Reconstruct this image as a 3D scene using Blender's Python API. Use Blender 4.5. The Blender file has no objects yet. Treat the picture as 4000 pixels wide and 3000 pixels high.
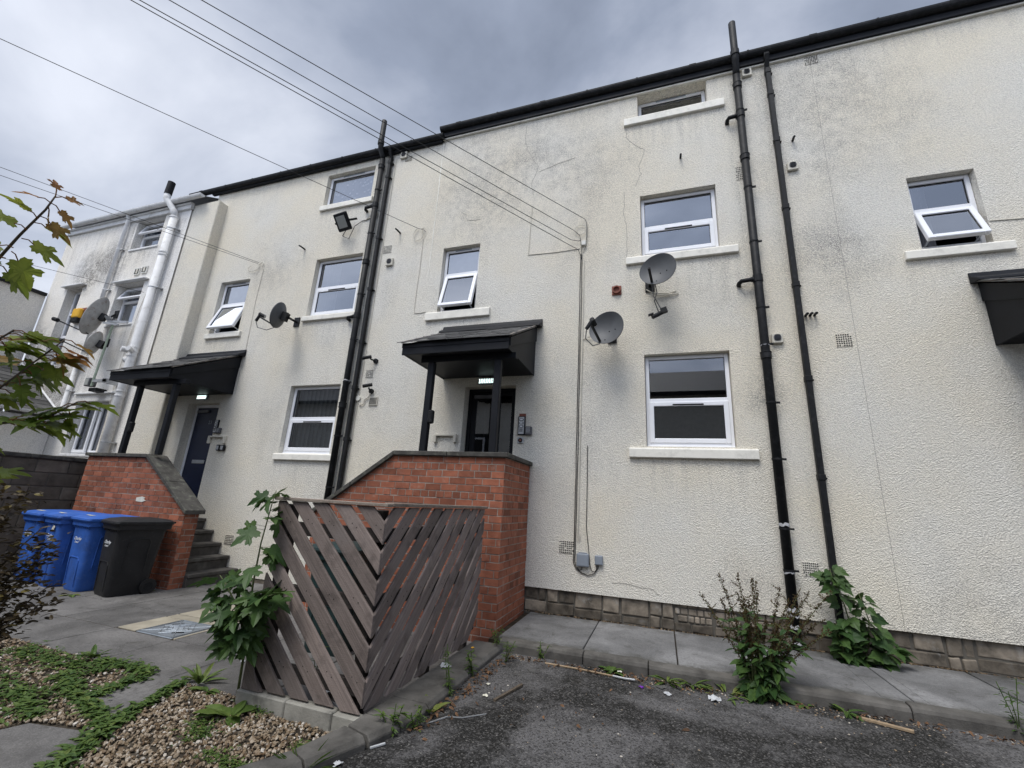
import bpy, bmesh, math, random
from mathutils import Vector, Matrix
R = random.Random(7)
SC = bpy.context.scene
COL = SC.collection
rad = math.radians

# ---------------------------------------------------------------- camera
cd = bpy.data.cameras.new('camera'); cam = bpy.data.objects.new('camera', cd); COL.objects.link(cam)
cd.sensor_width = 36.0; cd.lens = 15.229; cd.clip_start = 0.05; cd.clip_end = 500
rx, ru, rf = Vector((0.947897, 0.313705, 0.055497)), Vector((0.033096, -0.27023, 0.962227)), Vector((-0.316853, 0.910255, 0.266533))
cam.matrix_world = Matrix(((rx.x, ru.x, -rf.x, 0), (rx.y, ru.y, -rf.y, 0), (rx.z, ru.z, -rf.z, 1.5), (0, 0, 0, 1)))
SC.camera = cam

# ---------------------------------------------------------------- sky, sun, exposure
SUN_EL, SUN_AZ = 62.0, 198.0      # azimuth clockwise from +Y: behind the camera, a little left
sd = bpy.data.lights.new('sun', 'SUN'); sun = bpy.data.objects.new('sun', sd); COL.objects.link(sun)
sd.energy = 1.0; sd.angle = rad(26); sd.color = (1.0, 0.97, 0.92)
sv = Vector((math.sin(rad(SUN_AZ)) * math.cos(rad(SUN_EL)), math.cos(rad(SUN_AZ)) * math.cos(rad(SUN_EL)), math.sin(rad(SUN_EL))))
sun.rotation_euler = sv.to_track_quat('Z', 'Y').to_euler(); sun.location = (0, -10, 30)
SC.view_settings.view_transform = 'Standard'; SC.view_settings.look = 'None'
SC.view_settings.exposure = 1.42; SC.view_settings.gamma = 1.0

W = bpy.data.worlds.new('World'); SC.world = W; W.use_nodes = True
nt = W.node_tree; nt.nodes.clear()
def N(t, **k):
    n = nt.nodes.new(t)
    for a, b in k.items():
        if a == 'inp':
            for i, v in b.items(): n.inputs[i].default_value = v
        else: setattr(n, a, b)
    return n
def L(a, b): nt.links.new(a, b)
def math_n(op, a, b=None):
    n = N('ShaderNodeMath', operation=op)
    for i, v in enumerate((a, b)):
        if v is None: continue
        if hasattr(v, 'links'): L(v, n.inputs[i])
        else: n.inputs[i].default_value = v
    return n.outputs[0]
def ramp(fac, stops):
    n = N('ShaderNodeValToRGB'); cr = n.color_ramp
    while len(cr.elements) < len(stops): cr.elements.new(0.5)
    for e, (p, c) in zip(cr.elements, stops):
        e.position = p; e.color = (*c, 1) if len(c) == 3 else c
    L(fac, n.inputs[0]); return n.outputs[0]
def world():
    sky = N('ShaderNodeTexSky', sky_type='NISHITA', sun_disc=False, sun_elevation=rad(SUN_EL), sun_rotation=rad(SUN_AZ))
    bg1 = N('ShaderNodeBackground', inp={1: 0.07}); L(sky.outputs[0], bg1.inputs[0])
    tc = N('ShaderNodeTexCoord'); sep = N('ShaderNodeSeparateXYZ'); L(tc.outputs['Generated'], sep.inputs[0])
    z = math_n('MAXIMUM', math_n('ADD', sep.outputs[2], 0.42), 0.25)
    cmb = N('ShaderNodeCombineXYZ'); L(math_n('DIVIDE', sep.outputs[0], z), cmb.inputs[0]); L(math_n('DIVIDE', sep.outputs[1], z), cmb.inputs[1])
    mp = N('ShaderNodeMapping'); mp.inputs['Location'].default_value = (3.1, 1.7, 0); mp.inputs['Scale'].default_value = (0.8, 1.0, 1); L(cmb.outputs[0], mp.inputs[0])
    n1 = N('ShaderNodeTexNoise', inp={'Scale': 1.9, 'Detail': 8.0, 'Roughness': 0.52, 'Distortion': 0.35}); L(mp.outputs[0], n1.inputs['Vector'])
    n2 = N('ShaderNodeTexNoise', inp={'Scale': 0.75, 'Detail': 3.0, 'Roughness': 0.5, 'Distortion': 0.3}); L(mp.outputs[0], n2.inputs['Vector'])
    # broad brightness of the cloud deck: brighter to the left, heavier over the roof on the right
    dp = N('ShaderNodeVectorMath', operation='DOT_PRODUCT'); dp.inputs[1].default_value = (-0.80, -0.10, -0.15); L(tc.outputs['Generated'], dp.inputs[0])
    f = math_n('ADD', math_n('ADD', math_n('MULTIPLY', n1.outputs[0], 1.55), math_n('MULTIPLY', n2.outputs[0], 0.55)), math_n('SUBTRACT', math_n('MULTIPLY', dp.outputs['Value'], 0.20), 0.16))
    f = math_n('MULTIPLY', f, 0.75)
    col = ramp(f, [(0.48, (0.085, 0.099, 0.130)), (0.62, (0.128, 0.146, 0.186)), (0.75, (0.205, 0.223, 0.265)), (0.92, (0.325, 0.340, 0.378))])
    # the half of the sky behind the viewer gets added brightness to light the wall and panes
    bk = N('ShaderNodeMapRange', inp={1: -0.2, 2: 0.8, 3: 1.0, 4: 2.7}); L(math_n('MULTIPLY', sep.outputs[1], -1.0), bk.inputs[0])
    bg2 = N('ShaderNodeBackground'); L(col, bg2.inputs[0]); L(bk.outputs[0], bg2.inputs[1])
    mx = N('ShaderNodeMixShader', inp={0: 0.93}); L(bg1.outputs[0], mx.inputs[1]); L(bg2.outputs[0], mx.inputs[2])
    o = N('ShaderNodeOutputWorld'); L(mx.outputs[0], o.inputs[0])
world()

# ---------------------------------------------------------------- materials
MATS = {}
def new_mat(name):
    global nt
    m = bpy.data.materials.new(name); m.use_nodes = True; nt = m.node_tree; nt.nodes.clear()
    p = N('ShaderNodeBsdfPrincipled'); o = N('ShaderNodeOutputMaterial'); L(p.outputs[0], o.inputs[0])
    MATS[name] = m; return m, p
def coords(scale=None):
    g = N('ShaderNodeNewGeometry')
    if scale is None: return g.outputs['Position']
    mp = N('ShaderNodeMapping'); mp.inputs['Scale'].default_value = scale; L(g.outputs['Position'], mp.inputs[0]); return mp.outputs[0]
def noise(sc, det=4, rough=0.55, vec=None, dist=0):
    n = N('ShaderNodeTexNoise', inp={'Scale': sc, 'Detail': det, 'Roughness': rough, 'Distortion': dist})
    L(vec if vec is not None else coords(), n.inputs['Vector']); return n.outputs[0]
def voro(sc, feat='F1', vec=None, out=0):
    n = N('ShaderNodeTexVoronoi', feature=feat, inp={'Scale': sc}); L(vec if vec is not None else coords(), n.inputs['Vector']); return n.outputs[out]
def mix(fac, a, b, bt='MIX'):
    n = N('ShaderNodeMix', data_type='RGBA', blend_type=bt)
    for i, v in ((0, fac), (6, a), (7, b)):
        if hasattr(v, 'links'): L(v, n.inputs[i])
        else: n.inputs[i].default_value = v if i == 0 else (*v, 1)
    return n.outputs[2]
def mrange(v, a, b, c=0.0, d=1.0):
    n = N('ShaderNodeMapRange', inp={1: a, 2: b, 3: c, 4: d}); L(v, n.inputs[0]); return n.outputs[0]
def bump(h, st, dist, p):
    n = N('ShaderNodeBump', inp={'Strength': st, 'Distance': dist}); L(h, n.inputs['Height']); L(n.outputs[0], p.inputs['Normal'])
def simple(name, c, rough=0.6, var=0.15, sc=3.0, spec=0.4, metal=0, bmp=0.0, bsc=60.0, tone=0.0, dirt=None, salt=None):
    m, p = new_mat(name)
    lo = tuple(max(0, x * (1 - var)) for x in c); hi = tuple(min(1, x * (1 + var)) for x in c)
    col = mix(mrange(noise(sc, 5), 0.3, 0.7), lo, hi)
    if dirt:
        dc, amt, ds = dirt
        col = mix(mrange(noise(ds, 6, 0.65), 0.52, 0.72, 0, amt), col, dc)
    if salt:
        sc_, am = salt[1:]; col = mix(mrange(noise(sc_, 7, .72), .56, .74, 0, am), col, salt[0])
    if tone:
        a = N('ShaderNodeAttribute', attribute_name='tone')
        col = mix(1.0, col, mix(a.outputs['Fac'], (1 - tone,) * 3, (1 + tone,) * 3), 'MULTIPLY')
    L(col, p.inputs['Base Color']); p.inputs['Roughness'].default_value = rough; p.inputs['Metallic'].default_value = metal
    p.inputs['Specular IOR Level'].default_value = spec
    if bmp: bump(noise(bsc, 4), bmp, 0.004, p)
    return m

def render_mat(name, base, stain, blots, rough_amt=1.0, drips=()):
    m, p = new_mat(name); pos = coords()
    n = noise(48, 3, 0.65, pos, .6); v = voro(85, 'SMOOTH_F1', pos)
    h = math_n('ADD', math_n('MULTIPLY', n, 1.0), math_n('MULTIPLY', v, 0.8))
    big = noise(0.9, 6, 0.62, pos); fine = noise(7, 5, 0.6, pos); streak = noise(1.0, 5, 0.6, coords((2.4, 2.4, 0.5)))
    mask = mrange(math_n('ADD', math_n('MULTIPLY', big, 0.6), math_n('MULTIPLY', streak, 0.4)), 0.52, 0.78, 0, 0.35)
    for (bx, bz, r, amt) in blots:
        d = N('ShaderNodeVectorMath', operation='DISTANCE'); L(pos, d.inputs[0]); d.inputs[1].default_value = (bx, 6.1, bz)
        g = mrange(d.outputs['Value'], r, 0.15 * r, 0, amt)
        mask = math_n('ADD', mask, math_n('MULTIPLY', g, mrange(math_n('ADD', math_n('MULTIPLY', big, .4), math_n('MULTIPLY', fine, .6)), 0.36, 0.62)))
    if drips:
        sp = N('ShaderNodeSeparateXYZ'); L(pos, sp.inputs[0]); X, Z = sp.outputs[0], sp.outputs[2]
        dr = mrange(noise(1.0, 4, .65, coords((11, 11, .7))), .42, .66)
        for (a, b, z0, ln, am) in drips:
            inx = math_n('MULTIPLY', mrange(X, a - .05, a + .06), mrange(X, b + .05, b - .06)); inz = math_n('MULTIPLY', mrange(Z, z0 - ln, z0), mrange(Z, z0 + .02, z0 - .02))
            mask = math_n('ADD', mask, math_n('MULTIPLY', math_n('MULTIPLY', math_n('MULTIPLY', inx, inz), dr), am * .5))
    mask = math_n('MINIMUM', mask, 0.85)
    pits = mrange(h, 1.02, 0.66, 0.0, 1.0)            # hollows of the roughcast take a darker colour
    dirt = math_n('MULTIPLY', pits, math_n('ADD', math_n('MULTIPLY', mask, 0.9), 0.26))  # darkening factor of the hollows, stronger where the stain mask is high
    warm = mix(mrange(noise(0.7, 3, .5, pos), .35, .65), base, tuple(x * k for x, k in zip(base, (1.03, .985, .90))))
    col = mix(dirt, mix(math_n('MULTIPLY', mask, 0.42), warm, stain), tuple(s * .5 for s in stain))
    L(col, p.inputs['Base Color']); p.inputs['Roughness'].default_value = 0.9; p.inputs['Specular IOR Level'].default_value = 0.2
    bump(h, 1.0 * rough_amt, 0.012, p); return m
render_mat('cream_render', (0.79, 0.765, 0.695), (0.30, 0.29, 0.28), [(-1.4, 7.2, 1.7, .42), (2.5, 6.9, 1.5, .38), (-3.0, 6.6, 1.3, .36), (2.25, 4.9, .8, .42), (1.05, 4.5, .7, .25), (-7.5, 6.2, 1.3, .25), (-2.9, 7.5, 1.3, .35), (1.3, 3.0, .35, .7), (3.2, .62, .8, .4), (.9, .62, .6, .3), (2.6, 8.1, 1.2, .3)], 1.0, [(-.385, 1.17, 2.2, .8, .5), (-.386, 1.16, 5.11, .7, .55), (-.385, 1.158, 7.73, .9, .6), (-3.78, -2.58, 4.47, .2, .5), (-6.56, -5.3, 2.03, .7, .5), (-6.53, -5.3, 4.7, .7, .5), (-6.64, -5.33, 7.23, .8, .5), (3.0, 4.07, 4.72, .6, .5), (-9.09, -8.09, 4.5, .4, .5), (1.18, 1.34, 8.2, 7.8, .75), (1.62, 1.86, 8.2, 9.5, .55), (-5.35, -4.9, 8.2, 8, .5), (-3.9, 9, 8.4, .5, .55), (-9.5, -3.8, 8.33, .45, .5)])
render_mat('white_render', (0.84, 0.83, 0.81), (0.16, 0.145, 0.13), [(-12.7, 6.75, .8, 1.3), (-13.5, 6.5, .8, 1.7), (-13.4, 6.25, .35, 2.2), (-13.6, 3.8, .95, 2.0), (-11.7, 6.9, .6, .6), (-13.0, 3.4, .7, 1.4), (-12.4, 5.3, .5, .5), (-14.7, 4.6, .8, 1.2)], 0.35, [(-14.9, -12.6, 7.8, 1.6, .45), (-12.45, -12.15, 7.8, 6, .9), (-10.6, -10.35, 7.6, 6, .5), (-14.3, -13.3, 4.1, 1.8, 1.5), (-12.3, -11.0, 6.95, .6, .5), (-12.3, -11.0, 4.9, 1.0, .7), (-13.2, -12.0, 4.6, 2.2, .8)])
simple('sill_paint', (0.78, 0.755, 0.68), 0.75, 0.08, 6, 0.3, bmp=0.25, bsc=40, dirt=((0.35, 0.34, 0.3), .35, 9))
simple('upvc', (0.80, 0.81, 0.84), 0.32, 0.03, 4, 0.5)
simple('rubber', (0.012, 0.012, 0.013), 0.5)
simple('black_plastic', (0.010, 0.0105, 0.0115), 0.55, 0.25, 6, 0.22, dirt=((0.05, 0.05, 0.053), .5, 14), bmp=0.15, bsc=25)
simple('black_paint', (0.008, 0.009, 0.012), 0.55, 0.25, 4, 0.2, bmp=0.12, bsc=30)
simple('navy_paint', (0.012, 0.018, 0.045), 0.4, 0.15, 4)
simple('flaked_paint', (0.45, 0.45, 0.46), 0.7, 0.3, 20)
simple('white_paint', (0.70, 0.70, 0.695), 0.6, 0.08, 5, 0.25, dirt=((0.30, 0.28, 0.25), .5, 7), bmp=.15, bsc=30)
simple('slate', (0.075, 0.073, 0.070), 0.55, 0.35, 9, 0.5, bmp=0.5, bsc=25, tone=0.45)
simple('mortar', (0.31, 0.28, 0.245), 0.95, 0.25, 12, 0.1, bmp=0.6, bsc=80)
simple('red_brick', (0.275, 0.098, 0.056), 0.82, 0.22, 14, 0.25, bmp=0.55, bsc=55, tone=0.34, dirt=((0.085, 0.035, 0.025), .6, 3.5), salt=((.42, .33, .27), 8, .38))
simple('coping_stone', (0.075, 0.071, 0.064), 0.9, 0.35, 8, 0.15, bmp=0.6, bsc=45, dirt=((0.25, 0.26, 0.20), .45, 13))
simple('old_stone', (0.17, 0.145, 0.115), 0.9, 0.5, 7, 0.2, bmp=0.9, bsc=22, tone=0.5, dirt=((0.04, 0.036, 0.03), .85, 5), salt=((.27, .27, .26), 6, .75))
simple('block_wall', (0.15, 0.132, 0.108), 0.95, 0.3, 6, 0.1, bmp=0.7, bsc=60, tone=0.25)
simple('block_mortar', (0.115, 0.105, 0.09), 0.95, 0.2, 8, 0.1, bmp=.5)
simple('step_stone', (0.080, 0.074, 0.067), 0.85, 0.35, 6, 0.25, bmp=0.6, bsc=50, dirt=((0.14, 0.14, 0.12), .6, 3))
def wood(name, c, diag=False):
    m, p = new_mat(name); pos = coords((30, 30, 30))
    if diag:                      # grain runs along the sloping boards
        sp = N('ShaderNodeSeparateXYZ'); L(coords(), sp.inputs[0]); a_ = math_n('SUBTRACT', sp.outputs[1], sp.outputs[0]); cb = N('ShaderNodeCombineXYZ')
        L(math_n('MULTIPLY', math_n('ADD', a_, sp.outputs[2]), 2.2), cb.inputs[0]); L(math_n('MULTIPLY', math_n('SUBTRACT', a_, sp.outputs[2]), 60), cb.inputs[1]); pos = cb.outputs[0]
    g = noise(0.9, 6, 0.7, pos, .8 if diag else 1.5); big = noise(5, 5, .6)
    a = N('ShaderNodeAttribute', attribute_name='tone')
    saw = noise(1.0, 3, .6, coords((20, 20, 150)))
    col = mix(mrange(g, .3, .7), tuple(x * .62 for x in c), tuple(x * 1.18 for x in c))
    col = mix(mrange(big, .55, .75, 0, .75), col, tuple(x * .3 for x in c))
    col = mix(mrange(noise(2.2, 5, .6), .55, .75, 0, .6), col, (c[0] * 1.1, c[1] * 1.2, c[2] * 1.25))
    col = mix(1.0, col, mix(a.outputs['Fac'], (.68,) * 3, (1.25,) * 3), 'MULTIPLY')
    L(col, p.inputs['Base Color']); p.inputs['Roughness'].default_value = .82; p.inputs['Specular IOR Level'].default_value = .25
    bump(math_n('ADD', g, math_n('MULTIPLY', saw, .8)), .5, .005, p); return m
wood('weathered_wood', (0.205, 0.166, 0.148), True); wood('raw_wood', (0.24, 0.20, 0.165)); wood('dark_wood', (0.05, 0.042, 0.038))
simple('concrete', (0.26, 0.25, 0.22), 0.92, 0.3, 5, 0.2, bmp=0.7, bsc=70, dirt=((0.07, 0.065, 0.06), .7, 6))
simple('kerb_concrete', (0.105, 0.099, 0.090), 0.92, 0.35, 5, 0.2, bmp=0.8, bsc=75, dirt=((0.035, 0.033, 0.03), .8, 4))
simple('pale_flag', (0.30, 0.27, 0.21), 0.9, 0.2, 5, 0.2, bmp=0.3, bsc=60, tone=.15)
simple('bin_blue', (0.032, 0.115, 0.43), 0.55, 0.18, 5, 0.4, bmp=0.2, bsc=150, dirt=((0.03, 0.06, 0.17), .7, 4), salt=((.16, .22, .40), 26, .55))
simple('bin_black', (0.016, 0.016, 0.017), 0.55, 0.25, 5, 0.4, bmp=0.2, bsc=150, salt=((.07, .07, .07), 24, .5))
simple('bin_green', (0.012, 0.030, 0.030), 0.5, 0.2, 5, 0.4); simple('bin_brown', (0.075, 0.032, 0.022), 0.55, 0.2, 5, 0.4)
simple('bin_print', (0.78, 0.80, 0.82), 0.5, .05); simple('paper', (0.62, 0.60, 0.50), .8, .15, 20)
simple('dish_grey', (0.085, 0.088, 0.092), 0.55, .12, 6, .4, bmp=.15, bsc=120); simple('dish_rusty', (0.40, 0.39, 0.37), .6, .2, 8, .4, dirt=((0.16, 0.09, 0.05), .7, 9))
simple('galvanised', (0.42, 0.43, 0.44), .45, .2, 9, .5, metal=.6); simple('green_pole', (0.30, 0.36, 0.28), .5, .25, 10)
simple('grey_box', (0.24, 0.27, 0.31), .5, .05); simple('white_plastic', (0.66, 0.65, 0.60), .5, .06); simple('beige_plastic', (0.56, 0.53, 0.45), .5, .08)
simple('black_cable', (0.02, 0.02, 0.02), .5); simple('white_cable', (0.55, 0.52, 0.45), .6); simple('hole_dark', (0.006, 0.006, 0.006), .9, spec=0.05)
simple('terracotta', (0.22, 0.075, 0.05), .7, .25, 14); simple('yellow_plastic', (0.72, 0.40, 0.03), .45, .08); simple('steel', (0.50, 0.52, 0.54), .35, .1, 9, .5, metal=.8)
simple('dark_steel', (0.10, 0.10, 0.105), .45, .2, 9, .5, metal=.4); simple('lamp_glass', (0.32, 0.33, 0.31), .3, .05)
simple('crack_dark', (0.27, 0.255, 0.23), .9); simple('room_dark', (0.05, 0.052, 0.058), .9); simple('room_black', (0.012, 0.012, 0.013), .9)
simple('blind', (0.16, 0.165, 0.15), .8, .1, 8, tone=.3); simple('net', (0.50, 0.51, 0.54), .9, .05); simple('frost', (0.33, 0.34, 0.37), .4, .12, 5)
simple('curtain_grey', (0.22, 0.22, 0.235), .9, .1, 4); simple('manhole_steel', (0.27, 0.30, 0.33), .45, .15, 6, .5, metal=.5, bmp=.3, bsc=120, dirt=((.12, .12, .11), .5, 5))
simple('bark', (0.09, 0.07, 0.05), .85, .3, 30); simple('green_stem', (0.10, 0.12, 0.045), .7, .2, 20); simple('red_stem', (0.12, 0.045, 0.03), .7, .2, 20)
simple('litter_white', (0.45, 0.46, 0.47), .5, .1, 30); simple('dead_leaf', (0.11, 0.058, 0.028), .8, .4, 40, tone=.5); simple('purple_foil', (0.13, 0.02, 0.28), .4)
simple('dirt', (0.045, 0.036, 0.026), .95, .4, 12, .1, bmp=.8, bsc=60); simple('stick_wood', (0.30, 0.22, 0.14), .85, .3, 30)
def lace():
    m, p = new_mat('lace'); pos = coords()
    v = voro(11, 'F1', pos); e = voro(19, 'DISTANCE_TO_EDGE', pos)
    f = math_n('ADD', mrange(v, .25, .42), mrange(e, .05, .12, .6, 0))
    L(mix(f, (.52, .53, .57), (.27, .28, .32)), p.inputs['Base Color']); p.inputs['Roughness'].default_value = .9
lace()
def leafmat(name, c1, c2, c3=None, tr=.25):
    m, p = new_mat(name)
    a = N('ShaderNodeAttribute', attribute_name='tone')
    col = ramp(a.outputs['Fac'], [(0, c1), (.7, c2), (1, c3 or c2)])
    col = mix(mrange(noise(35, 4), .35, .7, 0, .35), col, tuple(x * .55 for x in c1))
    L(col, p.inputs['Base Color']); p.inputs['Roughness'].default_value = .5; p.inputs['Specular IOR Level'].default_value = .3
    t = N('ShaderNodeBsdfTranslucent'); L(col, t.inputs[0]); ms = N('ShaderNodeMixShader', inp={0: tr}); L(p.outputs[0], ms.inputs[1]); L(t.outputs[0], ms.inputs[2])
    L(ms.outputs[0], [n for n in nt.nodes if n.type == 'OUTPUT_MATERIAL'][0].inputs[0])
leafmat('leaf_maple', (0.07, 0.145, 0.022), (0.27, 0.31, 0.05), (0.36, 0.15, 0.065), .5)
leafmat('leaf_dark', (0.030, 0.070, 0.020), (0.085, 0.150, 0.034), (0.17, 0.23, 0.045))
leafmat('leaf_weed', (0.045, 0.095, 0.02), (0.11, 0.17, 0.035), (0.19, 0.20, 0.05))
leafmat('leaf_purple', (0.030, 0.022, 0.013), (0.085, 0.058, 0.022), (0.20, 0.16, 0.04))
leafmat('seed_brown', (0.07, 0.042, 0.02), (0.12, 0.075, 0.032), (0.15, 0.12, 0.045))
def pebble():
    m, p = new_mat('pebble'); a = N('ShaderNodeAttribute', attribute_name='tone')
    col = ramp(a.outputs['Fac'], [(0, (.035, .026, .018)), (.25, (.13, .08, .04)), (.5, (.225, .165, .10)), (.8, (.33, .27, .20)), (1, (.50, .46, .40))])
    L(col, p.inputs['Base Color']); p.inputs['Roughness'].default_value = .6
pebble()
def ground_mats():
    m, p = new_mat('asphalt'); pos = coords()
    sp = voro(150, 'F1', pos, 1); sep = N('ShaderNodeSeparateColor'); L(sp, sep.inputs[0])
    sp2 = voro(95, 'F1', pos, 1); sep2 = N('ShaderNodeSeparateColor'); L(sp2, sep2.inputs[0])
    worn = math_n('ADD', math_n('MULTIPLY', noise(.62, 5, .6, pos, .6), .75), math_n('MULTIPLY', noise(6, 5, .65, pos), .25))
    col = mix(mrange(math_n('ADD', worn, math_n('MULTIPLY', noise(28, 3, .6, pos), .10)), .50, .61), (.014, .0135, .012), (.125, .121, .121))
    col = mix(mrange(sep2.outputs[1], .55, 1.0, 0, .7), col, (.135, .13, .125))
    col = mix(mrange(sep2.outputs[0], .955, .98, 0, .7), col, (.20, .19, .175))
    col = mix(mrange(sep2.outputs[2], .5, 1.0, 0, .8), col, (.008, .0075, .007))
    col = mix(mrange(noise(2.3, 5, .6, pos), .60, .72, 0, .5), col, (.020, .017, .012))
    L(col, p.inputs['Base Color']); p.inputs['Roughness'].default_value = .8; p.inputs['Specular IOR Level'].default_value = .3
    bump(math_n('ADD', voro(120, 'F1', pos), math_n('MULTIPLY', noise(30, 4, .6, pos), .6)), .8, .008, p)
    for nm, b in (('court_slab', (.145, .139, .133)), ('path_slab', (.165, .164, .164))):
        m, p = new_mat(nm); pos = coords(); a = N('ShaderNodeAttribute', attribute_name='tone')
        col = mix(mrange(noise(1.6, 6, .62, pos, .4), .38, .64), tuple(x * .62 for x in b), tuple(x * 1.25 for x in b))
        col = mix(mrange(noise(45, 4, .6, pos), .48, .68, 0, .55), col, tuple(x * .45 for x in b)); col = mix(mrange(noise(140, 3, .6, pos), .5, .7, 0, .45), col, tuple(x * 1.7 for x in b))
        col = mix(mrange(noise(.8, 7, .7, pos, .8), .52, .68, 0, .55), col, tuple(x * .42 for x in b))
        col = mix(mrange(noise(3.1, 6, .65, coords((1, 2.2, 1))), .60, .72, 0, .5), col, (.21, .20, .185)); col = mix(mrange(noise(5.5, 7, .7, pos, 1.2), .56, .68, 0, .6), col, (.045, .043, .036))
        if nm == 'path_slab':
            sy = N('ShaderNodeSeparateXYZ'); L(pos, sy.inputs[0]); ed = math_n('ADD', mrange(sy.outputs[1], 5.82, 6.09), mrange(sy.outputs[1], 4.98, 4.83))
            col = mix(math_n('MINIMUM', math_n('MULTIPLY', ed, mrange(noise(6, 6, .7, pos), .38, .6, 0, .9)), .9), col, (.042, .040, .030))
        col = mix(1.0, col, mix(a.outputs['Fac'], (.82,) * 3, (1.2,) * 3), 'MULTIPLY')
        L(col, p.inputs['Base Color']); p.inputs['Roughness'].default_value = .85; p.inputs['Specular IOR Level'].default_value = .25
        bump(noise(70, 4, .6, pos), .45, .004, p)
    simple('earth', (0.06, 0.05, 0.038), .95, .4, 9, .1, bmp=.8, bsc=50, dirt=((.025, .02, .015), .8, 6))
ground_mats()
def glass(name, refl, tint=(.75, .78, .82)):
    m, p = new_mat(name); nt.nodes.remove(p)
    lw = N('ShaderNodeFresnel', inp={0: 1.62})
    f = math_n('ADD', math_n('MULTIPLY', lw.outputs[0], 0.9), refl)
    tr = N('ShaderNodeBsdfTransparent', inp={0: (*tint, 1)}); gl = N('ShaderNodeBsdfGlossy', inp={0: (.92, .95, 1, 1), 1: .015})
    ms = N('ShaderNodeMixShader'); L(f, ms.inputs[0]); L(tr.outputs[0], ms.inputs[1]); L(gl.outputs[0], ms.inputs[2])
    L(ms.outputs[0], [n for n in nt.nodes if n.type == 'OUTPUT_MATERIAL'][0].inputs[0])
glass('glass', .24); glass('glass_low', .11)
def emit(name, c, s):
    m, p = new_mat(name); p.inputs['Base Color'].default_value = (*c, 1); p.inputs['Emission Color'].default_value = (*c, 1); p.inputs['Emission Strength'].default_value = s
emit('led', (.80, 1.0, .95), .75)

# ---------------------------------------------------------------- mesh helpers
class MB:
    def __init__(s): s.v = []; s.f = []; s.t = []
    def add(s, vs, fs, tone=.5):
        o = len(s.v); s.v += [tuple(v) for v in vs]; s.f += [tuple(i + o for i in f) for f in fs]; s.t += [tone] * len(vs); return s
    def box(s, x0, x1, y0, y1, z0, z1, tone=.5):
        vs = [(x, y, z) for z in (z0, z1) for y in (y0, y1) for x in (x0, x1)]
        return s.add(vs, [(0, 2, 3, 1), (4, 5, 7, 6), (0, 1, 5, 4), (2, 6, 7, 3), (0, 4, 6, 2), (1, 3, 7, 5)], tone)
    def prism(s, poly, fn, d0, d1, tone=.5):
        n = len(poly); vs = [fn(u, v, d0) for u, v in poly] + [fn(u, v, d1) for u, v in poly]
        return s.add(vs, [tuple(range(n))[::-1], tuple(range(n, 2 * n))] + [(i, (i + 1) % n, n + (i + 1) % n, n + i) for i in range(n)], tone)
    def tube(s, pts, r, n=8, tone=.5, cap=True):
        P = [Vector(p) for p in pts]; rs = r if isinstance(r, (list, tuple)) else [r] * len(P); vs = []; prev = None
        for i, p in enumerate(P):
            d = (P[min(i + 1, len(P) - 1)] - P[max(i - 1, 0)]).normalized()
            if prev is None: a = d.orthogonal().normalized()
            else: a = (prev - d * prev.dot(d)); a = a.normalized() if a.length > 1e-6 else d.orthogonal().normalized()
            prev = a; b = d.cross(a)
            vs += [p + (a * math.cos(2 * math.pi * k / n) + b * math.sin(2 * math.pi * k / n)) * rs[i] for k in range(n)]
        fs = [(i * n + k, i * n + (k + 1) % n, (i + 1) * n + (k + 1) % n, (i + 1) * n + k) for i in range(len(P) - 1) for k in range(n)]
        if cap: fs += [tuple(range(n))[::-1], tuple(range((len(P) - 1) * n, len(P) * n))]
        return s.add(vs, fs, tone)
    def obox(s, c, ax, ay, az, sx, sy, sz, tone=.5):
        c = Vector(c); ax, ay, az = [Vector(a).normalized() for a in (ax, ay, az)]
        vs = [c + ax * (x * sx / 2) + ay * (y * sy / 2) + az * (z * sz / 2) for z in (-1, 1) for y in (-1, 1) for x in (-1, 1)]
        return s.add(vs, [(0, 2, 3, 1), (4, 5, 7, 6), (0, 1, 5, 4), (2, 6, 7, 3), (0, 4, 6, 2), (1, 3, 7, 5)], tone)
    def disc(s, c, nrm, r, d=.004, n=20, tone=.5):
        c = Vector(c); nrm = Vector(nrm).normalized(); return s.tube([c, c + nrm * d], r, n, tone)
    def build(s, name, mat, parent=None, smooth=False, bevel=0, seg=1):
        me = bpy.data.meshes.new(name); me.from_pydata(s.v, [], s.f)
        at = me.attributes.new('tone', 'FLOAT', 'POINT'); at.data.foreach_set('value', s.t)
        me.materials.append(MATS[mat])
        if smooth: me.polygons.foreach_set('use_smooth', [True] * len(me.polygons))
        bm = bmesh.new(); bm.from_mesh(me); bmesh.ops.recalc_face_normals(bm, faces=bm.faces); bm.to_mesh(me); bm.free(); me.update()
        o = bpy.data.objects.new(name, me); COL.objects.link(o)
        if parent is not None: adopt(o, parent)
        if bevel:
            b = o.modifiers.new('bevel', 'BEVEL'); b.width = bevel; b.segments = seg; b.limit_method = 'ANGLE'; b.angle_limit = rad(40)
        return o
def wm(o):
    return (wm(o.parent) @ o.matrix_parent_inverse if o.parent else Matrix.Identity(4)) @ Matrix.Translation(o.location)
def adopt(o, parent):             # parts keep world coordinates
    o.parent = parent; o.matrix_parent_inverse = wm(parent).inverted()
def tag(o, label=None, cat=None, group=None, kind=None):
    if label: o['label'] = label
    if cat: o['category'] = cat
    if group: o['group'] = group
    if kind: o['kind'] = kind
    return o
def thing(name, loc, label, cat, group=None):
    o = bpy.data.objects.new(name, None); COL.objects.link(o); o.location = loc; o.empty_display_size = .1
    return tag(o, label, cat, group)
def kids(o): return [c for c in bpy.data.objects if c.parent == o]
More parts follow.
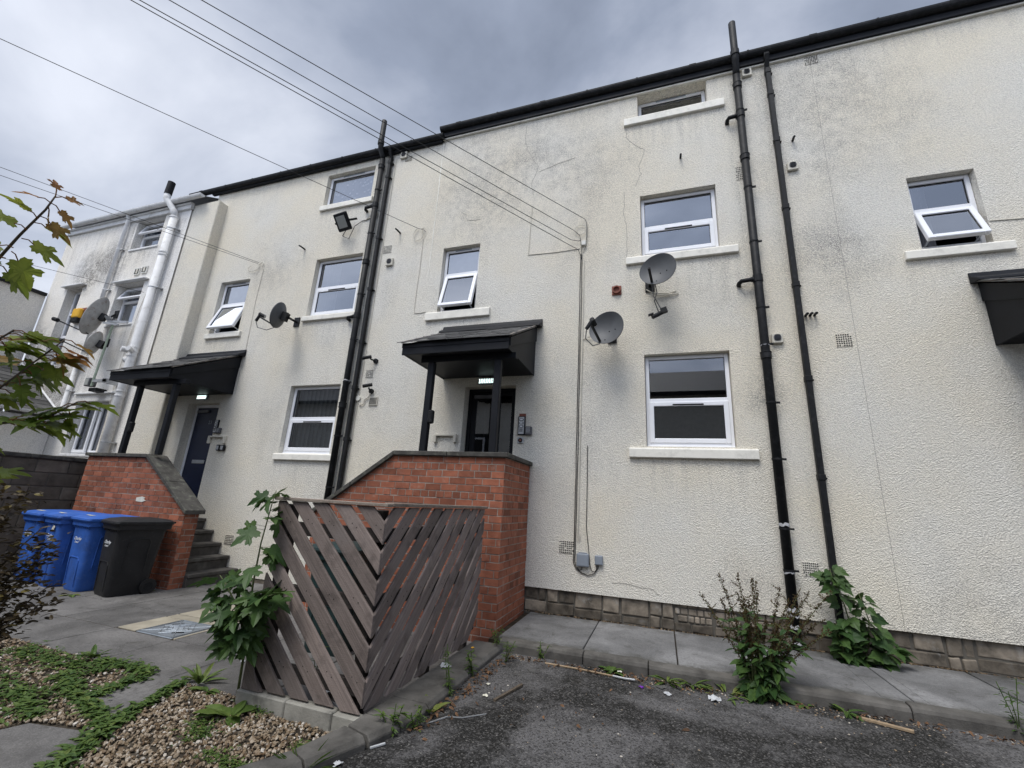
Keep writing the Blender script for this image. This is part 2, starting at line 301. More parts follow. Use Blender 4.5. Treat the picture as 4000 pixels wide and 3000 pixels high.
def copy_tree(o, loc=None, rotz=0, label=None, parent=None, group=None):
    c = o.copy(); COL.objects.link(c)
    if parent is not None: c.parent = parent
    ch = [k for k in o.children]
    for k in ch: copy_tree(k, parent=c)
    if loc is not None: c.location = loc; c.rotation_euler = (0, 0, rotz)
    if label: c['label'] = label
    if group: c['group'] = group
    return c
def one(mb, name, mat, label, cat, group=None, kind=None, **k):
    return tag(mb.build(name, mat, **k), label, cat, group, kind)
def clip(poly, a, b, c):          # keep a*u + b*v <= c
    out = []
    for i, p in enumerate(poly):
        q = poly[(i + 1) % len(poly)]; dp = a * p[0] + b * p[1] - c; dq = a * q[0] + b * q[1] - c
        if dp <= 0: out.append(p)
        if dp * dq < 0:
            t = dp / (dp - dq); out.append((p[0] + t * (q[0] - p[0]), p[1] + t * (q[1] - p[1])))
    return out
def area(p): return abs(sum(p[i][0] * p[(i + 1) % len(p)][1] - p[(i + 1) % len(p)][0] * p[i][1] for i in range(len(p)))) / 2
def convex(poly):                 # half planes of a convex polygon
    A = sum(poly[i][0] * poly[(i + 1) % len(poly)][1] - poly[(i + 1) % len(poly)][0] * poly[i][1] for i in range(len(poly)))
    if A < 0: poly = poly[::-1]
    hs = []
    for i, p in enumerate(poly):
        q = poly[(i + 1) % len(poly)]; a, b = q[1] - p[1], -(q[0] - p[0]); hs.append((a, b, a * p[0] + b * p[1]))
    return hs
def XZ(y, sgn=1): return lambda u, v, d: (u, y + d, v)         # facing -Y, depth d goes in
def YZ(x): return lambda u, v, d: (x - d, u, v)                 # facing +X, depth d goes in
def XY(z): return lambda u, v, d: (u, v, z - d)

# ---------------------------------------------------------------- ground
WY = 6.1
tag(MB().box(-60, 60, -60, 60, -.6, -.10).build('ground', 'earth'), kind='structure')
# tarmac yard in front, sheet with slight unevenness
def sheet(name, mat, poly, z, step=.25, amp=.006):
    mb = MB(); hs = convex(poly); xs = [p[0] for p in poly]; ys = [p[1] for p in poly]
    x = min(xs)
    while x < max(xs):
        y = min(ys)
        while y < max(ys):
            c = [(x, y), (min(x + step, max(xs)), y), (min(x + step, max(xs)), min(y + step, max(ys))), (x, min(y + step, max(ys)))]
            for a, b, k in hs: c = clip(c, a, b, k) if c else c
            if len(c) > 2: mb.add([(u, v, z + amp * math.sin(u * 3.1 + v * 1.7) * math.sin(v * 2.3 - u)) for u, v in c], [tuple(range(len(c)))])
            y += step
        x += step
    return mb
mb = sheet('tarmac', 'asphalt', [(-1.75, 2.2), (-1.72, 4.78), (9, 4.78), (9, 2.2)], .055)
o = sheet('tarmac', 'asphalt', [(-2.6, 0.5), (-1.75, 2.2), (9, 2.2), (9, 0.5)], .055); mb.add(o.v, o.f)
mb.add([(-30, -30, .05), (9, -30, .05), (9, .5, .05), (-30, .5, .05)], [(0, 1, 2, 3)]); mb.add([(9, -30, .055), (30, -30, .055), (30, 4.78, .055), (9, 4.78, .055)], [(0, 1, 2, 3)])
tag(mb.build('tarmac_yard', 'asphalt', smooth=True), kind='structure')
# flagged court on the left
mb = MB(); ys = [2.94, 3.59, 4.24, 4.89, 5.54, 6.14]
for j in range(5):
    for i in range(9):
        x1 = -1.95 - .0 - .885 * i - (0.0 if i == 0 else 0.96 - .885); x0 = (-1.95 - .96) if i == 0 else x1 - .885
        if 2 <= i <= 3 and j in (1, 2) and i == 3: continue
        z = R.uniform(-.003, .003)
        mb.box(x0 + .006, x1 - .006, ys[j] + .006, ys[j + 1] - .006, -.06, z, R.random())
mb.box(-12.7, -9.95, 2.94, 6.1, -.06, -.004, .4)
tag(mb.build('court_paving', 'court_slab', bevel=.006), kind='structure')
tag(MB().box(-12.7, -1.95, 2.93, 6.14, -.05, -.008).build('paving_joints', 'dirt'), kind='structure')
# pale replacement flags around the manhole
X3 = -1.95 - .96 - .885 * 2
for k, (x0, x1, y0, y1) in enumerate([(X3 - .885, X3, 4.11, 4.24), (X3 - .885, X3, 4.25, 4.88), (X3 - .885, X3 - .60, 3.60, 4.10), (X3-.04, X3, 3.60, 4.10)]):
    one(MB().box(x0 + .006, x1 - .006, y0 + .004, y1 - .004, -.06, .001 + .001 * k, .2 + .25 * k), 'paving_slab', 'pale_flag',
        ['narrow pale sand-coloured slab strip behind the manhole cover', 'large pale sand-coloured slab set in the grey paving behind the manhole', 'pale sand-coloured slab at the left of the manhole cover', 'thin pale mortar strip at the right edge of the manhole cover'][k], 'paving slab', 'pale slabs round the manhole', bevel=.004)
t = thing('manhole_cover', (X3 - .32, 3.85, 0), 'square grey steel manhole cover with ribbed diamond pattern set in the paving', 'manhole cover')
mb = MB(); cx, cy = X3 - .32, 3.85
mb.box(cx - .265, cx + .265, cy - .25, cy + .25, -.05, .002)
mb.build('cover_plate', 'manhole_steel', t, bevel=.004)
mb = MB()
for k in range(3):
    w = .07 + .065 * k
    P4 = [(cx - w * 1.05, cy, .004), (cx, cy + w, .004), (cx + w * 1.05, cy, .004), (cx, cy - w, .004), (cx - w * 1.05, cy, .004)]
    mb.tube(P4, .006, 5)
for sx in (-1, 1):
    mb.box(cx + sx * .25 - .008, cx + sx * .25 + .008, cy - .23, cy + .23, .001, .008)
    mb.box(cx - .24, cx + .24, cy + sx * .232 - .008, cy + sx * .232 + .008, .001, .0075)
mb.tube([(cx - .24, cy - .22, .004), (cx + .24, cy + .22, .004)], .005, 5); mb.tube([(cx + .24, cy - .22, .004), (cx - .24, cy + .22, .004)], .005, 5)
mb.build('rib', 'manhole_steel', t)
for sx, sy in ((-1, .5), (1, -.5)): MB().obox((cx + sx * .14, cy + sy * .2, .004), (1, .8, 0), (-.8, 1, 0), (0, 0, 1), .11, .025, .006).build('keyhole', 'hole_dark', t)
# stepping slabs in the gravel bed
def slab(poly, label):
    return one(MB().prism(poly, XY(.012), 0, .06, R.random()), 'stepping_slab', 'court_slab', label, 'paving slab', 'grey slabs lying in the gravel bed', bevel=.006)
slab([(-3.61, 2.94), (-3.97, 2.91), (-3.88, 2.42), (-3.36, 2.34)], 'grey slab in the gravel bed touching the court paving')
slab([(-3.30, 2.20), (-3.80, 2.10), (-3.9, 1.85), (-3.1, 1.75)], 'nearest grey slab in the gravel bed at the bottom left corner')
# right pavement of big flags and its kerb
mb = MB(); xs = [-1.74 + .06, -.785, .10, .99, 1.88, 2.80, 3.70, 4.6, 5.5, 6.4, 7.3]
HX0, HX1, HY = 1.66, 1.98, 5.74         # hole where the sapling grows
for a, b in zip(xs, xs[1:]):
    z = .152 + R.uniform(-.004, .004); tn = R.random()
    if a < HX0 < b:
        mb.box(a + .006, HX0, 4.83, 6.08, .05, z, tn); mb.box(HX0, b - .006, 4.83, HY, .05, z - .0005, tn)
    elif a < HX1 < b:
        mb.box(a + .006, HX1, 4.83, HY, .05, z, tn); mb.box(HX1, b - .006, 4.83, 6.08, .05, z - .0005, tn)
    else: mb.box(a + .006, b - .006, 4.83, 6.08, .05, z, tn)
tag(mb.build('pavement', 'path_slab', bevel=.006), kind='structure')
tag(MB().box(-1.78, 9, 4.83, 6.14, .03, .142 - .03).build('pavement_bed', 'dirt'), kind='structure')
mb = MB(); x = -1.62
for w in (.86, .60, 1.95, .92, .92, .92, .92, .92, .92):
    y0 = 4.70 + R.uniform(-.004, .004); z1 = .158 + R.uniform(-.004, .004)
    prof = [(y0, -.05), (y0, z1 - .035), (y0 + .012, z1 - .012), (y0 + .035, z1), (4.822, z1 + .002), (4.822, -.05)]
    mb.prism(prof, lambda u, v, d: (d, u, v), x + .004, x + w - .004, R.random()); x += w
tag(mb.build('kerb', 'kerb_concrete', bevel=.006), kind='structure')
# kerb under the fence, then curving to the viewer
def kerbrun(pts_out, pts_in, z0, z1, mb):
    for (a, b), (c, d) in zip(zip(pts_out, pts_out[1:]), zip(pts_in, pts_in[1:])):
        va, vb = Vector(b) - Vector(a), Vector(d) - Vector(c); e = .006
        a2, b2 = Vector(a) + va.normalized() * e, Vector(b) - va.normalized() * e; c2, d2 = Vector(c) + vb.normalized() * e, Vector(d) - vb.normalized() * e
        bev = .03
        def inn(p, q): return p + (q - p).normalized() * bev
        ring1 = [(*a2, z0), (*a2, z1 - bev), (*inn(a2, c2), z1), (*c2, z1), (*c2, z0)]; ring2 = [(*b2, z0), (*b2, z1 - bev), (*inn(b2, d2), z1), (*d2, z1), (*d2, z0)]
        mb.add(ring1 + ring2, [(0, 1, 2, 3, 4), (5, 9, 8, 7, 6)] + [(i, (i + 1) % 5, 5 + (i + 1) % 5, 5 + i) for i in range(5)])
mb = MB()
kerbrun([(-1.575, 4.72), (-1.59, 3.9), (-1.585, 3.2), (-1.625, 2.9), (-1.70, 2.66)], [(-1.89, 4.72), (-1.89, 3.9), (-1.89, 3.2), (-1.90, 2.9), (-1.905, 2.72)], -.05, .115, mb)
kerbrun([(-1.705, 2.65), (-1.84, 2.30), (-2.12, 1.75), (-2.5, 1.1)], [(-1.91, 2.71), (-1.99, 2.36), (-2.27, 1.83), (-2.65, 1.18)], -.05, .118, mb)
tag(mb.build('kerb', 'kerb_concrete', bevel=.005), kind='structure')
# gravel bed: earth base with thousands of pebbles
tag(sheet('bed', 'earth', [(-6.6, 2.93), (-1.92, 2.82), (-1.96, 2.36), (-2.3, 1.8), (-3.0, .7), (-6.6, .7)], -.004, .3, .006).build('gravel_bed', 'earth'), kind='structure')
ico = bmesh.new(); bmesh.ops.create_icosphere(ico, subdivisions=1, radius=1); IV = [v.co.copy() for v in ico.verts]; IF = [tuple(v.index for v in f.verts) for f in ico.faces]; ico.free()
def in_poly(x, y, poly):
    r = False
    for i in range(len(poly)):
        (x1, y1), (x2, y2) = poly[i], poly[i - 1]
        if (y1 > y) != (y2 > y) and x < (x2 - x1) * (y - y1) / (y2 - y1) + x1: r = not r
    return r
BED = [(-6.2, 2.92), (-3.0, 2.92), (-2.93, 2.82), (-1.93, 2.80), (-1.97, 2.38), (-2.25, 1.88), (-2.55, 1.3), (-6.2, 1.2)]
SL = [[(-3.58, 2.97), (-4.0, 2.94), (-3.91, 2.39), (-3.33, 2.31)], [(-3.27, 2.23), (-3.83, 2.13), (-3.93, 1.82), (-3.07, 1.72)]]
mb = MB(); n = 0
while n < 11500:
    x, y = R.uniform(-6.2, -1.9), R.uniform(1.2, 2.93)
    if x < -4 and R.random() < .45: continue
    if not in_poly(x, y, BED) or any(in_poly(x, y, s) for s in SL): continue
    s = R.uniform(.006, .0135); q = Matrix.Rotation(R.uniform(0, 6.3), 3, 'Z') @ Matrix.Rotation(R.uniform(-.5, .5), 3, 'X')
    sc = Vector((s * R.uniform(.8, 1.5), s * R.uniform(.7, 1.1), s * R.uniform(.45, .8)))
    mb.add([q @ Vector((v.x * sc.x * R.uniform(.85, 1.15), v.y * sc.y, v.z * sc.z)) + Vector((x, y, .004 + R.uniform(0, .012))) for v in IV], IF, min(1, max(0, R.gauss(.55, .26)))); n += 1
tag(mb.build('gravel', 'pebble'), 'loose brown and cream pebbles of the gravel bed', 'gravel', kind='stuff')

# ---------------------------------------------------------------- the cream rendered terrace
HOLES = {'w1': (-.157, .94, 2.345, 3.653), 'w2': (-.155, .937, 5.25, 6.318), 'w3': (-.157, .923, 7.86, 8.34), 'w4': (-3.58, -2.862, 4.62, 5.89),
         'w5': (-6.49, -5.36, 2.14, 3.40), 'w6': (-6.475, -5.35, 4.80, 6.067), 'w7': (-6.606, -5.40, 7.35, 8.138), 'w8': (-9.04, -8.2, 4.62, 5.85),
         'w9': (3.205, 3.90, 4.86, 5.923), 'dc': (-2.91, -2.055, 1.26, 3.266), 'dl': (-9.08, -8.214, 1.13, 3.11), 'dr': (4.05, 4.91, 1.4, 3.40), 'w10': (6.4, 7.5, 2.345, 3.65)}
def wall_mesh(x0, x1, z0, z1, y, holes, depth, voids=(), mb=None):
    mb = mb or MB(); hl = [(h, depth) for h in holes] + [(h, .03) for h in voids]
    xs = sorted({x0, x1} | {min(max(v, x0), x1) for h, _ in hl for v in h[:2]}); zs = sorted({z0, z1} | {min(max(v, z0), z1) for h, _ in hl for v in h[2:]})
    idx = {}
    def vi(x, yy, z):
        k = (round(x, 4), round(yy, 4), round(z, 4))
        if k not in idx: idx[k] = len(mb.v); mb.v.append((x, yy, z)); mb.t.append(.5)
        return idx[k]
    for a, b in zip(xs, xs[1:]):
        for c, d in zip(zs, zs[1:]):
            mx_, mz = (a + b) / 2, (c + d) / 2
            if any(h[0] < mx_ < h[1] and h[2] < mz < h[3] for h, _ in hl): continue
            mb.f.append((vi(a, y, c), vi(b, y, c), vi(b, y, d), vi(a, y, d)))
    for h, dp in hl:
        a, b, c, d = max(h[0], x0), min(h[1], x1), max(h[2], z0), min(h[3], z1)
        for p, q in (((a, c), (b, c)), ((b, c), (b, d)), ((b, d), (a, d)), ((a, d), (a, c))):
            if (p[0] == q[0] and p[0] in (x0, x1)) or (p[1] == q[1] and p[1] in (z0, z1)): continue
            mb.f.append((vi(p[0], y, p[1]), vi(q[0], y, q[1]), vi(q[0], y + dp, q[1]), vi(p[0], y + dp, p[1])))
    return mb
bld = thing('terrace_building', (-1, WY, 0), 'long three-storey cream roughcast terrace with black gutter and white windows', 'building')
wb = wall_mesh(-9.9, 9, .07, 8.37, WY, HOLES.values(), .22, [(-1.9, 9, .07, .447), (-9.9, -3.83, 8.322, 8.37)])
wb.build('wall', 'cream_render', bld)
# buttress at the left end, stopping below the eaves
BX0, BX1, BY = -10.6, -9.49, 5.88
mb = MB(); mb.box(BX0, BX1, BY, WY + .25, 0, 7.93); mb.build('buttress', 'cream_render', bld, bevel=.015)
# the rest of the shell
mb = MB(); mb.box(-9.9, 9, 10.6, 10.8, 0, 8.3); mb.box(-10.1, -9.9, WY + .25, 10.8, 0, 8.3); mb.box(9, 9.2, WY, 10.8, 0, 8.3); mb.box(-9.9, 9, WY + 1.7, WY + 1.75, 0, 8.3)
mb.build('rear_wall', 'cream_render', bld)
def roofpart(x0, x1, z, nm):
    mb = MB(); mb.add([(x0, 6.0, z), (x1, 6.0, z), (x1, 8.6, z + 1.5), (x0, 8.6, z + 1.5), (x0, 11.0, z), (x1, 11.0, z), (x0, 6.0, z - .04), (x1, 6.0, z - .04), (x1, 11.0, z - .04), (x0, 11.0, z - .04)],
                     [(0, 1, 2, 3), (3, 2, 5, 4), (0, 6, 7, 1), (4, 5, 8, 9), (6, 9, 8, 7), (0, 3, 4, 9, 6), (1, 7, 8, 5, 2)])
    return mb
mb = roofpart(-9.95, -3.84, 8.44, ''); r2 = roofpart(-3.83, 9.1, 8.60, ''); mb.add(r2.v, r2.f); mb.build('roof', 'slate', bld)
mb = MB(); mb.box(-10.05, -3.85, 6.03, 6.095, 8.29, 8.41); mb.box(-3.84, 9.1, 6.03, 6.095, 8.375, 8.57); mb.build('fascia', 'black_paint', bld, bevel=.004)
mb = MB(); mb.box(-3.84, 9.1, 6.06, 6.22, 8.345, 8.372); mb.build('soffit', 'sill_paint', bld)
def gutter(x0, x1, yc, zc, r, mat, parent, clips=True, n=10, name='gutter'):
    mb = MB(); prof = []
    for k in range(n + 1):
        a = math.pi + math.pi * k / n; prof.append((yc + r * math.cos(a), zc + r * 1.15 * math.sin(a)))
    prof2 = [(yc + (u - yc) * .9, zc + (v - zc) * .9) for u, v in prof][::-1]
    ring = prof + prof2
    mb.prism(ring, lambda u, v, d: (d, u, v), x0, x1)
    mb.prism(prof, lambda u, v, d: (d, u, v), x0 - .004, x0 + .004); mb.prism(prof, lambda u, v, d: (d, u, v), x1 - .004, x1 + .004)
    if clips:
        x = x0 + .35
        while x < x1:
            pr = [(yc + (r + .006) * math.cos(math.pi + math.pi * k / n), zc + .004 + (r * 1.15 + .006) * math.sin(math.pi + math.pi * k / n)) for k in range(n + 1)]
            mb.prism(pr, lambda u, v, d: (d, u, v), x, x + (.10 if int(x * 7) % 4 == 0 else .03)); x += .84
    return mb.build(name, mat, parent)
gutter(-3.875, 9.1, 6.015, 8.565, .075, 'black_plastic', bld)
gutter(-10.75, -3.80, 6.015, 8.405, .070, 'black_plastic', bld)
# stone plinth under the render on the right
mb = MB(); mb.box(-1.8, 9, WY + .045, WY + .2, 0, .46); mb.build('plinth_mortar', 'block_mortar', bld)
mb = MB()
def stone(x, z0, w, h):
    j = [R.uniform(-.010, .010) for _ in range(8)]; tn = R.random()
    mb.prism([(x + .010 + j[0], z0 + .008 + j[1]), (x + w * .5, z0 + .008 + j[1] * .5), (x + w - .010 + j[2], z0 + .008 + j[3]), (x + w - .010 + j[4], z0 + h - .008 + j[5]), (x + w * .45, z0 + h - .008 + j[7] * .6), (x + .010 + j[6], z0 + h - .008 + j[7])], XZ(WY + .016 + R.uniform(0, .026)), 0, .08, tn)
x = -1.78
while x < 9:
    w = R.uniform(.20, .60); ms = R.uniform(.105, .16)
    stone(x, .140, w, ms) if R.random() < .6 else (stone(x, .140, w * .45, ms), stone(x + w * .45, .140, w * .55, ms))
    if -.05 < x < 1.0 and R.random() < .75 or R.random() < .12:
        zz = .140 + ms
        while zz < .44:
            xx = x + R.uniform(0, .04)
            while xx < x + w - .05: ww = min(R.uniform(.06, .12), x + w - xx); mb.box(xx + .005, xx + ww - .005, WY + .024 + R.uniform(0, .012), WY + .1, zz + .005, min(zz + .072, .455), R.uniform(.6, 1)); xx += ww
            zz += .078
    else:
        k = R.uniform(.35, .65)
        if R.random() < .5: stone(x, .140 + ms, w, .318 - ms)
        else: stone(x, .140 + ms, w * k, .318 - ms); stone(x + w * k, .140 + ms, w * (1 - k), .318 - ms)
    x += w
mb.build('stone_plinth', 'old_stone', bld, bevel=.012, seg=2)
mb = MB(); mb.box(-9.9, -1.9, WY + .012, WY + .2, -.05, .085); mb.build('base_course', 'old_stone', bld)
# hairline cracks and the vertical render joints
def F2(x, z, d=.004): return (x, WY - d, z)
CR = [[(-2.13, 8.27), (-2.12, 7.86), (-2.04, 7.60), (-1.86, 7.28), (-1.98, 6.95), (-1.93, 6.70)], [(-.36, 7.72), (-.345, 7.52), (-.21, 7.32), (-.06, 7.20), (-.16, 6.92), (-.13, 6.74), (-.22, 6.52)],
      [(-.40, 6.45), (-.41, 6.0), (-.37, 5.85), (-.38, 5.25)], [(-.62, .60), (-.50, .615), (-.3, .59), (-.14, .585), (-.06, .53)], [(-1.85, 7.17), (-1.5, 7.26), (-1.2, 7.32)], [(-3.3, 6.6), (-3.2, 6.55), (-3.17, 6.4), (-2.9, 6.38)]]
for c in CR:
    pts = []
    for a, b in zip(c, c[1:]):
        for k in range(5):
            t = k / 5; pts.append(F2(a[0] + (b[0] - a[0]) * t + R.uniform(-.012, .012), a[1] + (b[1] - a[1]) * t + R.uniform(-.006, .006), .001))
    pts.append(F2(*c[-1], .001)); MB().tube(pts, .0030, 5).build('crack', 'crack_dark', bld)
mb = MB(); z = 8.3
while z > 5.6: mb.box(-3.84 + R.uniform(-.006, .006), -3.825, WY - .006, WY + .01, z - .3, z); z -= .3
mb.build('render_joint', 'sill_paint', bld); MB().box(2.371, 2.374, WY - .002, WY + .01, .47, 8.3).build('render_joint', 'crack_dark', bld)

# windows -------------------------------------------------------------
def ring_frame(mb, x0, x1, z0, z1, y0, y1, w, wb=None, tone=.5):
    wb = w if wb is None else wb
    mb.box(x0, x0 + w, y0, y1, z0, z1, tone); mb.box(x1 - w, x1, y0, y1, z0, z1, tone)
    mb.box(x0 + w, x1 - w, y0, y1, z1 - w, z1, tone); mb.box(x0 + w, x1 - w, y0, y1, z0, z0 + wb, tone); return mb
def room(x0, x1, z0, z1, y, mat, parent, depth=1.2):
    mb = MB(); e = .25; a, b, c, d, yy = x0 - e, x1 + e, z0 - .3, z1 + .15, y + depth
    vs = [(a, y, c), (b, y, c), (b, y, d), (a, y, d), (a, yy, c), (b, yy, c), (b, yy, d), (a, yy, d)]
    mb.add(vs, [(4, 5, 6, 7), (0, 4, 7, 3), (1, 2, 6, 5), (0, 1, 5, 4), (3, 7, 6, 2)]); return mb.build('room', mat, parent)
def cloth(x0, x1, z0, z1, y, waves, amp=.02, tone=False):
    mb = MB(); n = waves * 8; vs = []; fs = []
    for i in range(n + 1):
        x = x0 + (x1 - x0) * i / n; yy = y + amp * math.sin(2 * math.pi * waves * i / n)
        vs += [(x, yy, z0), (x, yy, z1)]
    fs = [(2 * i, 2 * i + 2, 2 * i + 3, 2 * i + 1) for i in range(n)]
    mb.add(vs, fs); mb.t = [.5 + .5 * math.sin(waves * 6.28 * (i // 2) / n) for i in range(len(vs))]; return mb
def window(key, parent, sill, transom=None, openang=0, rec=.09, wall=WY, inside='dark', gl='glass', vent='sash', vt_top=False, sillmat='sill_paint', fw=.052, flush=.05):
    x0, x1, z0, z1 = HOLES[key]; y = wall + rec; g = .006
    x0 += g; x1 -= g; z1 -= g
    mb = MB()
    ring_frame(mb, x0, x1, z0, z1, y, y + .07, fw, .075)
    mb.box(x0 - .0, x1 + .0, y - .022, y, z0 + .004, z0 + .028)                    # drip rail
    if transom: mb.box(x0 + fw, x1 - fw, y + .002, y + .068, transom - .03, transom + .03)
    w = mb.build('window', 'upvc', parent, bevel=.006)
    # fixed upper light
    a, b = x0 + fw, x1 - fw; lo = (transom + .03) if transom else z0 + .075; hi = z1 - fw
    gk = MB(); ring_frame(gk, a, b, lo, hi, y + .022, y + .034, .007); gk.build('gasket', 'rubber', w)
    MB().add([(a, y + .03, lo), (b, y + .03, lo), (b, y + .03, hi), (a, y + .03, hi)], [(0, 1, 2, 3)]).build('pane', gl, w)
    vents = MB()
    if transom:
        a, b, lo, hi = x0 + fw - .012, x1 - fw + .012, z0 + .062, transom - .018
        piv = Vector((0, y - .012, hi)); rot = Matrix.Rotation(-rad(openang), 3, 'X')
        def tr(mb_):
            mb_.v = [tuple(piv + rot @ (Vector(v) - piv)) for v in mb_.v]; return mb_
        s = MB(); ring_frame(s, a, b, lo, hi, y - .012, y + .05, .062)
        so = tr(s).build('sash', 'upvc', w, bevel=.007)
        a2, b2, lo2, hi2 = a + .062, b - .062, lo + .062, hi - .062
        tr(MB().add([(a2, y + .012, lo2), (b2, y + .012, lo2), (b2, y + .012, hi2), (a2, y + .012, hi2)], [(0, 1, 2, 3)])).build('sash_pane', gl, w)
        tr(ring_frame(MB(), a2, b2, lo2, hi2, y + .004, y + .018, .006)).build('sash_gasket', 'rubber', w)
        if openang:
            st = MB()
            for xx in (a + .04, b - .06): st.obox((xx, y - .04, lo + .03), (1, 0, 0), (0, 1, -.25), (0, .25, 1), .018, .24, .01)
            st.build('stay', 'steel', w)
        if vent == 'sash':
            cxm = (x0 + x1) / 2; wv = min(.40, (x1 - x0) * .36)
            tr(MB().box(cxm - wv / 2, cxm + wv / 2, y - .024, y - .010, hi - .052, hi - .034)).build('trickle_vent', 'black_plastic', w, bevel=.003)
    if vent == 'top' or not transom:
        cxm = (x0 + x1) / 2; wv = (x1 - x0) * .45; MB().box(cxm - wv / 2, cxm + wv / 2, y - .012, y + .002, z1 - .036, z1 - .018).build('trickle_vent', 'grey_box', w, bevel=.003)
    if sill:
        sx0, sx1, sz0, sz1 = sill; m2 = MB(); j = R.uniform(-.004, .004)
        m2.prism([(wall - flush, sz0), (wall - flush, sz1 - .012), (wall - flush + .012, sz1), (y + .01, sz1 + .022), (y + .01, sz0 + .01), (wall - .0, sz0)], lambda u, v, d: (d, u, v), sx0, sx1)
        m2.build('sill', sillmat, w, bevel=.008, seg=2)
    zz0, zz1 = z0 + .02, z1 - .02; yr = y + .09
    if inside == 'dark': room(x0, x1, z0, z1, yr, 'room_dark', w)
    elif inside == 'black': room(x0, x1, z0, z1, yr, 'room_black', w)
    if inside == 'blind':
        cloth(x0 + .03, x1 - .03, zz0, zz1, yr + .06, 11, .012).build('vertical_blind', 'blind', w); room(x0, x1, z0, z1, yr, 'room_black', w)
    if inside == 'lace':
        cloth(x0 + .02, x1 - .02, zz0, zz1, yr + .02, 6, .01).build('net_curtain', 'lace', w); room(x0, x1, z0, z1, yr, 'room_dark', w)
    if inside == 'frost':
        MB().box(x0 + fw + .002, x1 - fw - .002, y + .040, y + .046, (transom + .03) if transom else z0, z1 - fw).build('frosted_film', 'frost', w); room(x0, x1, z0, z1, yr, 'room_dark', w)
    if inside == 'curtain':
        cloth(x0 + .02, x0 + (x1 - x0) * .40, zz0, zz1, yr + .05, 4, .02).build('curtain', 'curtain_grey', w); room(x0, x1, z0, z1, yr, 'room_dark', w)
    return w
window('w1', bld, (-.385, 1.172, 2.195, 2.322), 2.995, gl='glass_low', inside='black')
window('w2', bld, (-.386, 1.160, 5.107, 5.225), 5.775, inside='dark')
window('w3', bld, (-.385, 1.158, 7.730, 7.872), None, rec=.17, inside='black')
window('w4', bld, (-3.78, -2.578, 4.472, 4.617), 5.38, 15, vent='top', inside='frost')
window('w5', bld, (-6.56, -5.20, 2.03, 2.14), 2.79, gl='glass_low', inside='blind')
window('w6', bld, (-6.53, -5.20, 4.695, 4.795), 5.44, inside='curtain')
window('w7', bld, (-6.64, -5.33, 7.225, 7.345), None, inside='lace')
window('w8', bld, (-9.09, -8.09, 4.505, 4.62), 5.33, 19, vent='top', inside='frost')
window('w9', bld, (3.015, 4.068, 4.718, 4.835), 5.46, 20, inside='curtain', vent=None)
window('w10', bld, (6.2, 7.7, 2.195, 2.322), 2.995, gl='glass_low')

# doors ---------------------------------------------------------------
def textmesh(s, size, mat, parent, M, name='lettering', ext=.0008, shear=0):
    c = bpy.data.curves.new('t', 'FONT'); c.body = s; c.size = size; c.extrude = ext; c.shear = shear; c.align_x = 'CENTER'
    o = bpy.data.objects.new('t', c); COL.objects.link(o); bpy.context.view_layer.update()
    me = bpy.data.meshes.new_from_object(o.evaluated_get(bpy.context.evaluated_depsgraph_get())); bpy.data.objects.remove(o)
    me.materials.clear(); me.materials.append(MATS[mat]); me.transform(M)
    q = bpy.data.objects.new(name, me); COL.objects.link(q)
    if parent: adopt(q, parent)
    return q
FACE = Matrix.Rotation(rad(90), 4, 'X')         # text standing up, facing -Y
def door(key, leafmat_, parent, glazed, num=None):
    x0, x1, z0, z1 = HOLES[key]; y = WY + .16
    mb = MB(); ring_frame(mb, x0 + .004, x1 - .004, z0, z1 - .004, y, y + .06, .055, .03); d = mb.build('door', 'upvc' if not glazed else 'black_paint', parent, bevel=.005)
    a, b, c, e = x0 + .062, x1 - .062, z0 + .035, z1 - .065
    if glazed:
        xm = a + (b - a) * .60; mb = MB(); ring_frame(mb, a, xm, c, e, y + .015, y + .055, .085, .2); mb.build('leaf', 'black_paint', d, bevel=.004)
        mb = MB(); ring_frame(mb, xm + .004, b, c, e, y + .01, y + .05, .05, .1); mb.build('sidelight', 'black_paint', d, bevel=.004)
        MB().add([(a + .08, y + .03, c + .2), (xm - .08, y + .03, c + .2), (xm - .08, y + .03, e - .08), (a + .08, y + .03, e - .08)], [(0, 1, 2, 3)]).build('pane', 'glass_low', d)
        MB().add([(xm + .05, y + .028, c + .1), (b - .05, y + .028, c + .1), (b - .05, y + .028, e - .05), (xm + .05, y + .028, e - .05)], [(0, 1, 2, 3)]).build('pane', 'glass_low', d)
        MB().tube([(xm + .03, y - .04, c + .75), (xm + .03, y - .04, c + 1.05)], .012).build('handle', 'steel', d)
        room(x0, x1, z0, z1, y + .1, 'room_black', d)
    else:
        MB().box(a, b, y + .012, y + .052, c, e).build('leaf', leafmat_, d, bevel=.004)
        MB().box(a + .20, a + .53, y - .002, y + .012, c + .76, c + .83).build('letter_plate', 'steel', d, bevel=.004)
        if num: textmesh(num, .10, 'grey_box', d, Matrix.Translation(((a + b) / 2 + .06, y + .0105, e - .33)) @ FACE, 'door_number')
    MB().box(a + .05, a + .36, y - .035, y + .01, e - .10, e - .045).build('door_closer', 'dark_steel', d, bevel=.006)
    return d
door('dl', 'navy_paint', bld, False, '23'); door('dc', 'black_paint', bld, True); door('dr', 'navy_paint', bld, False)

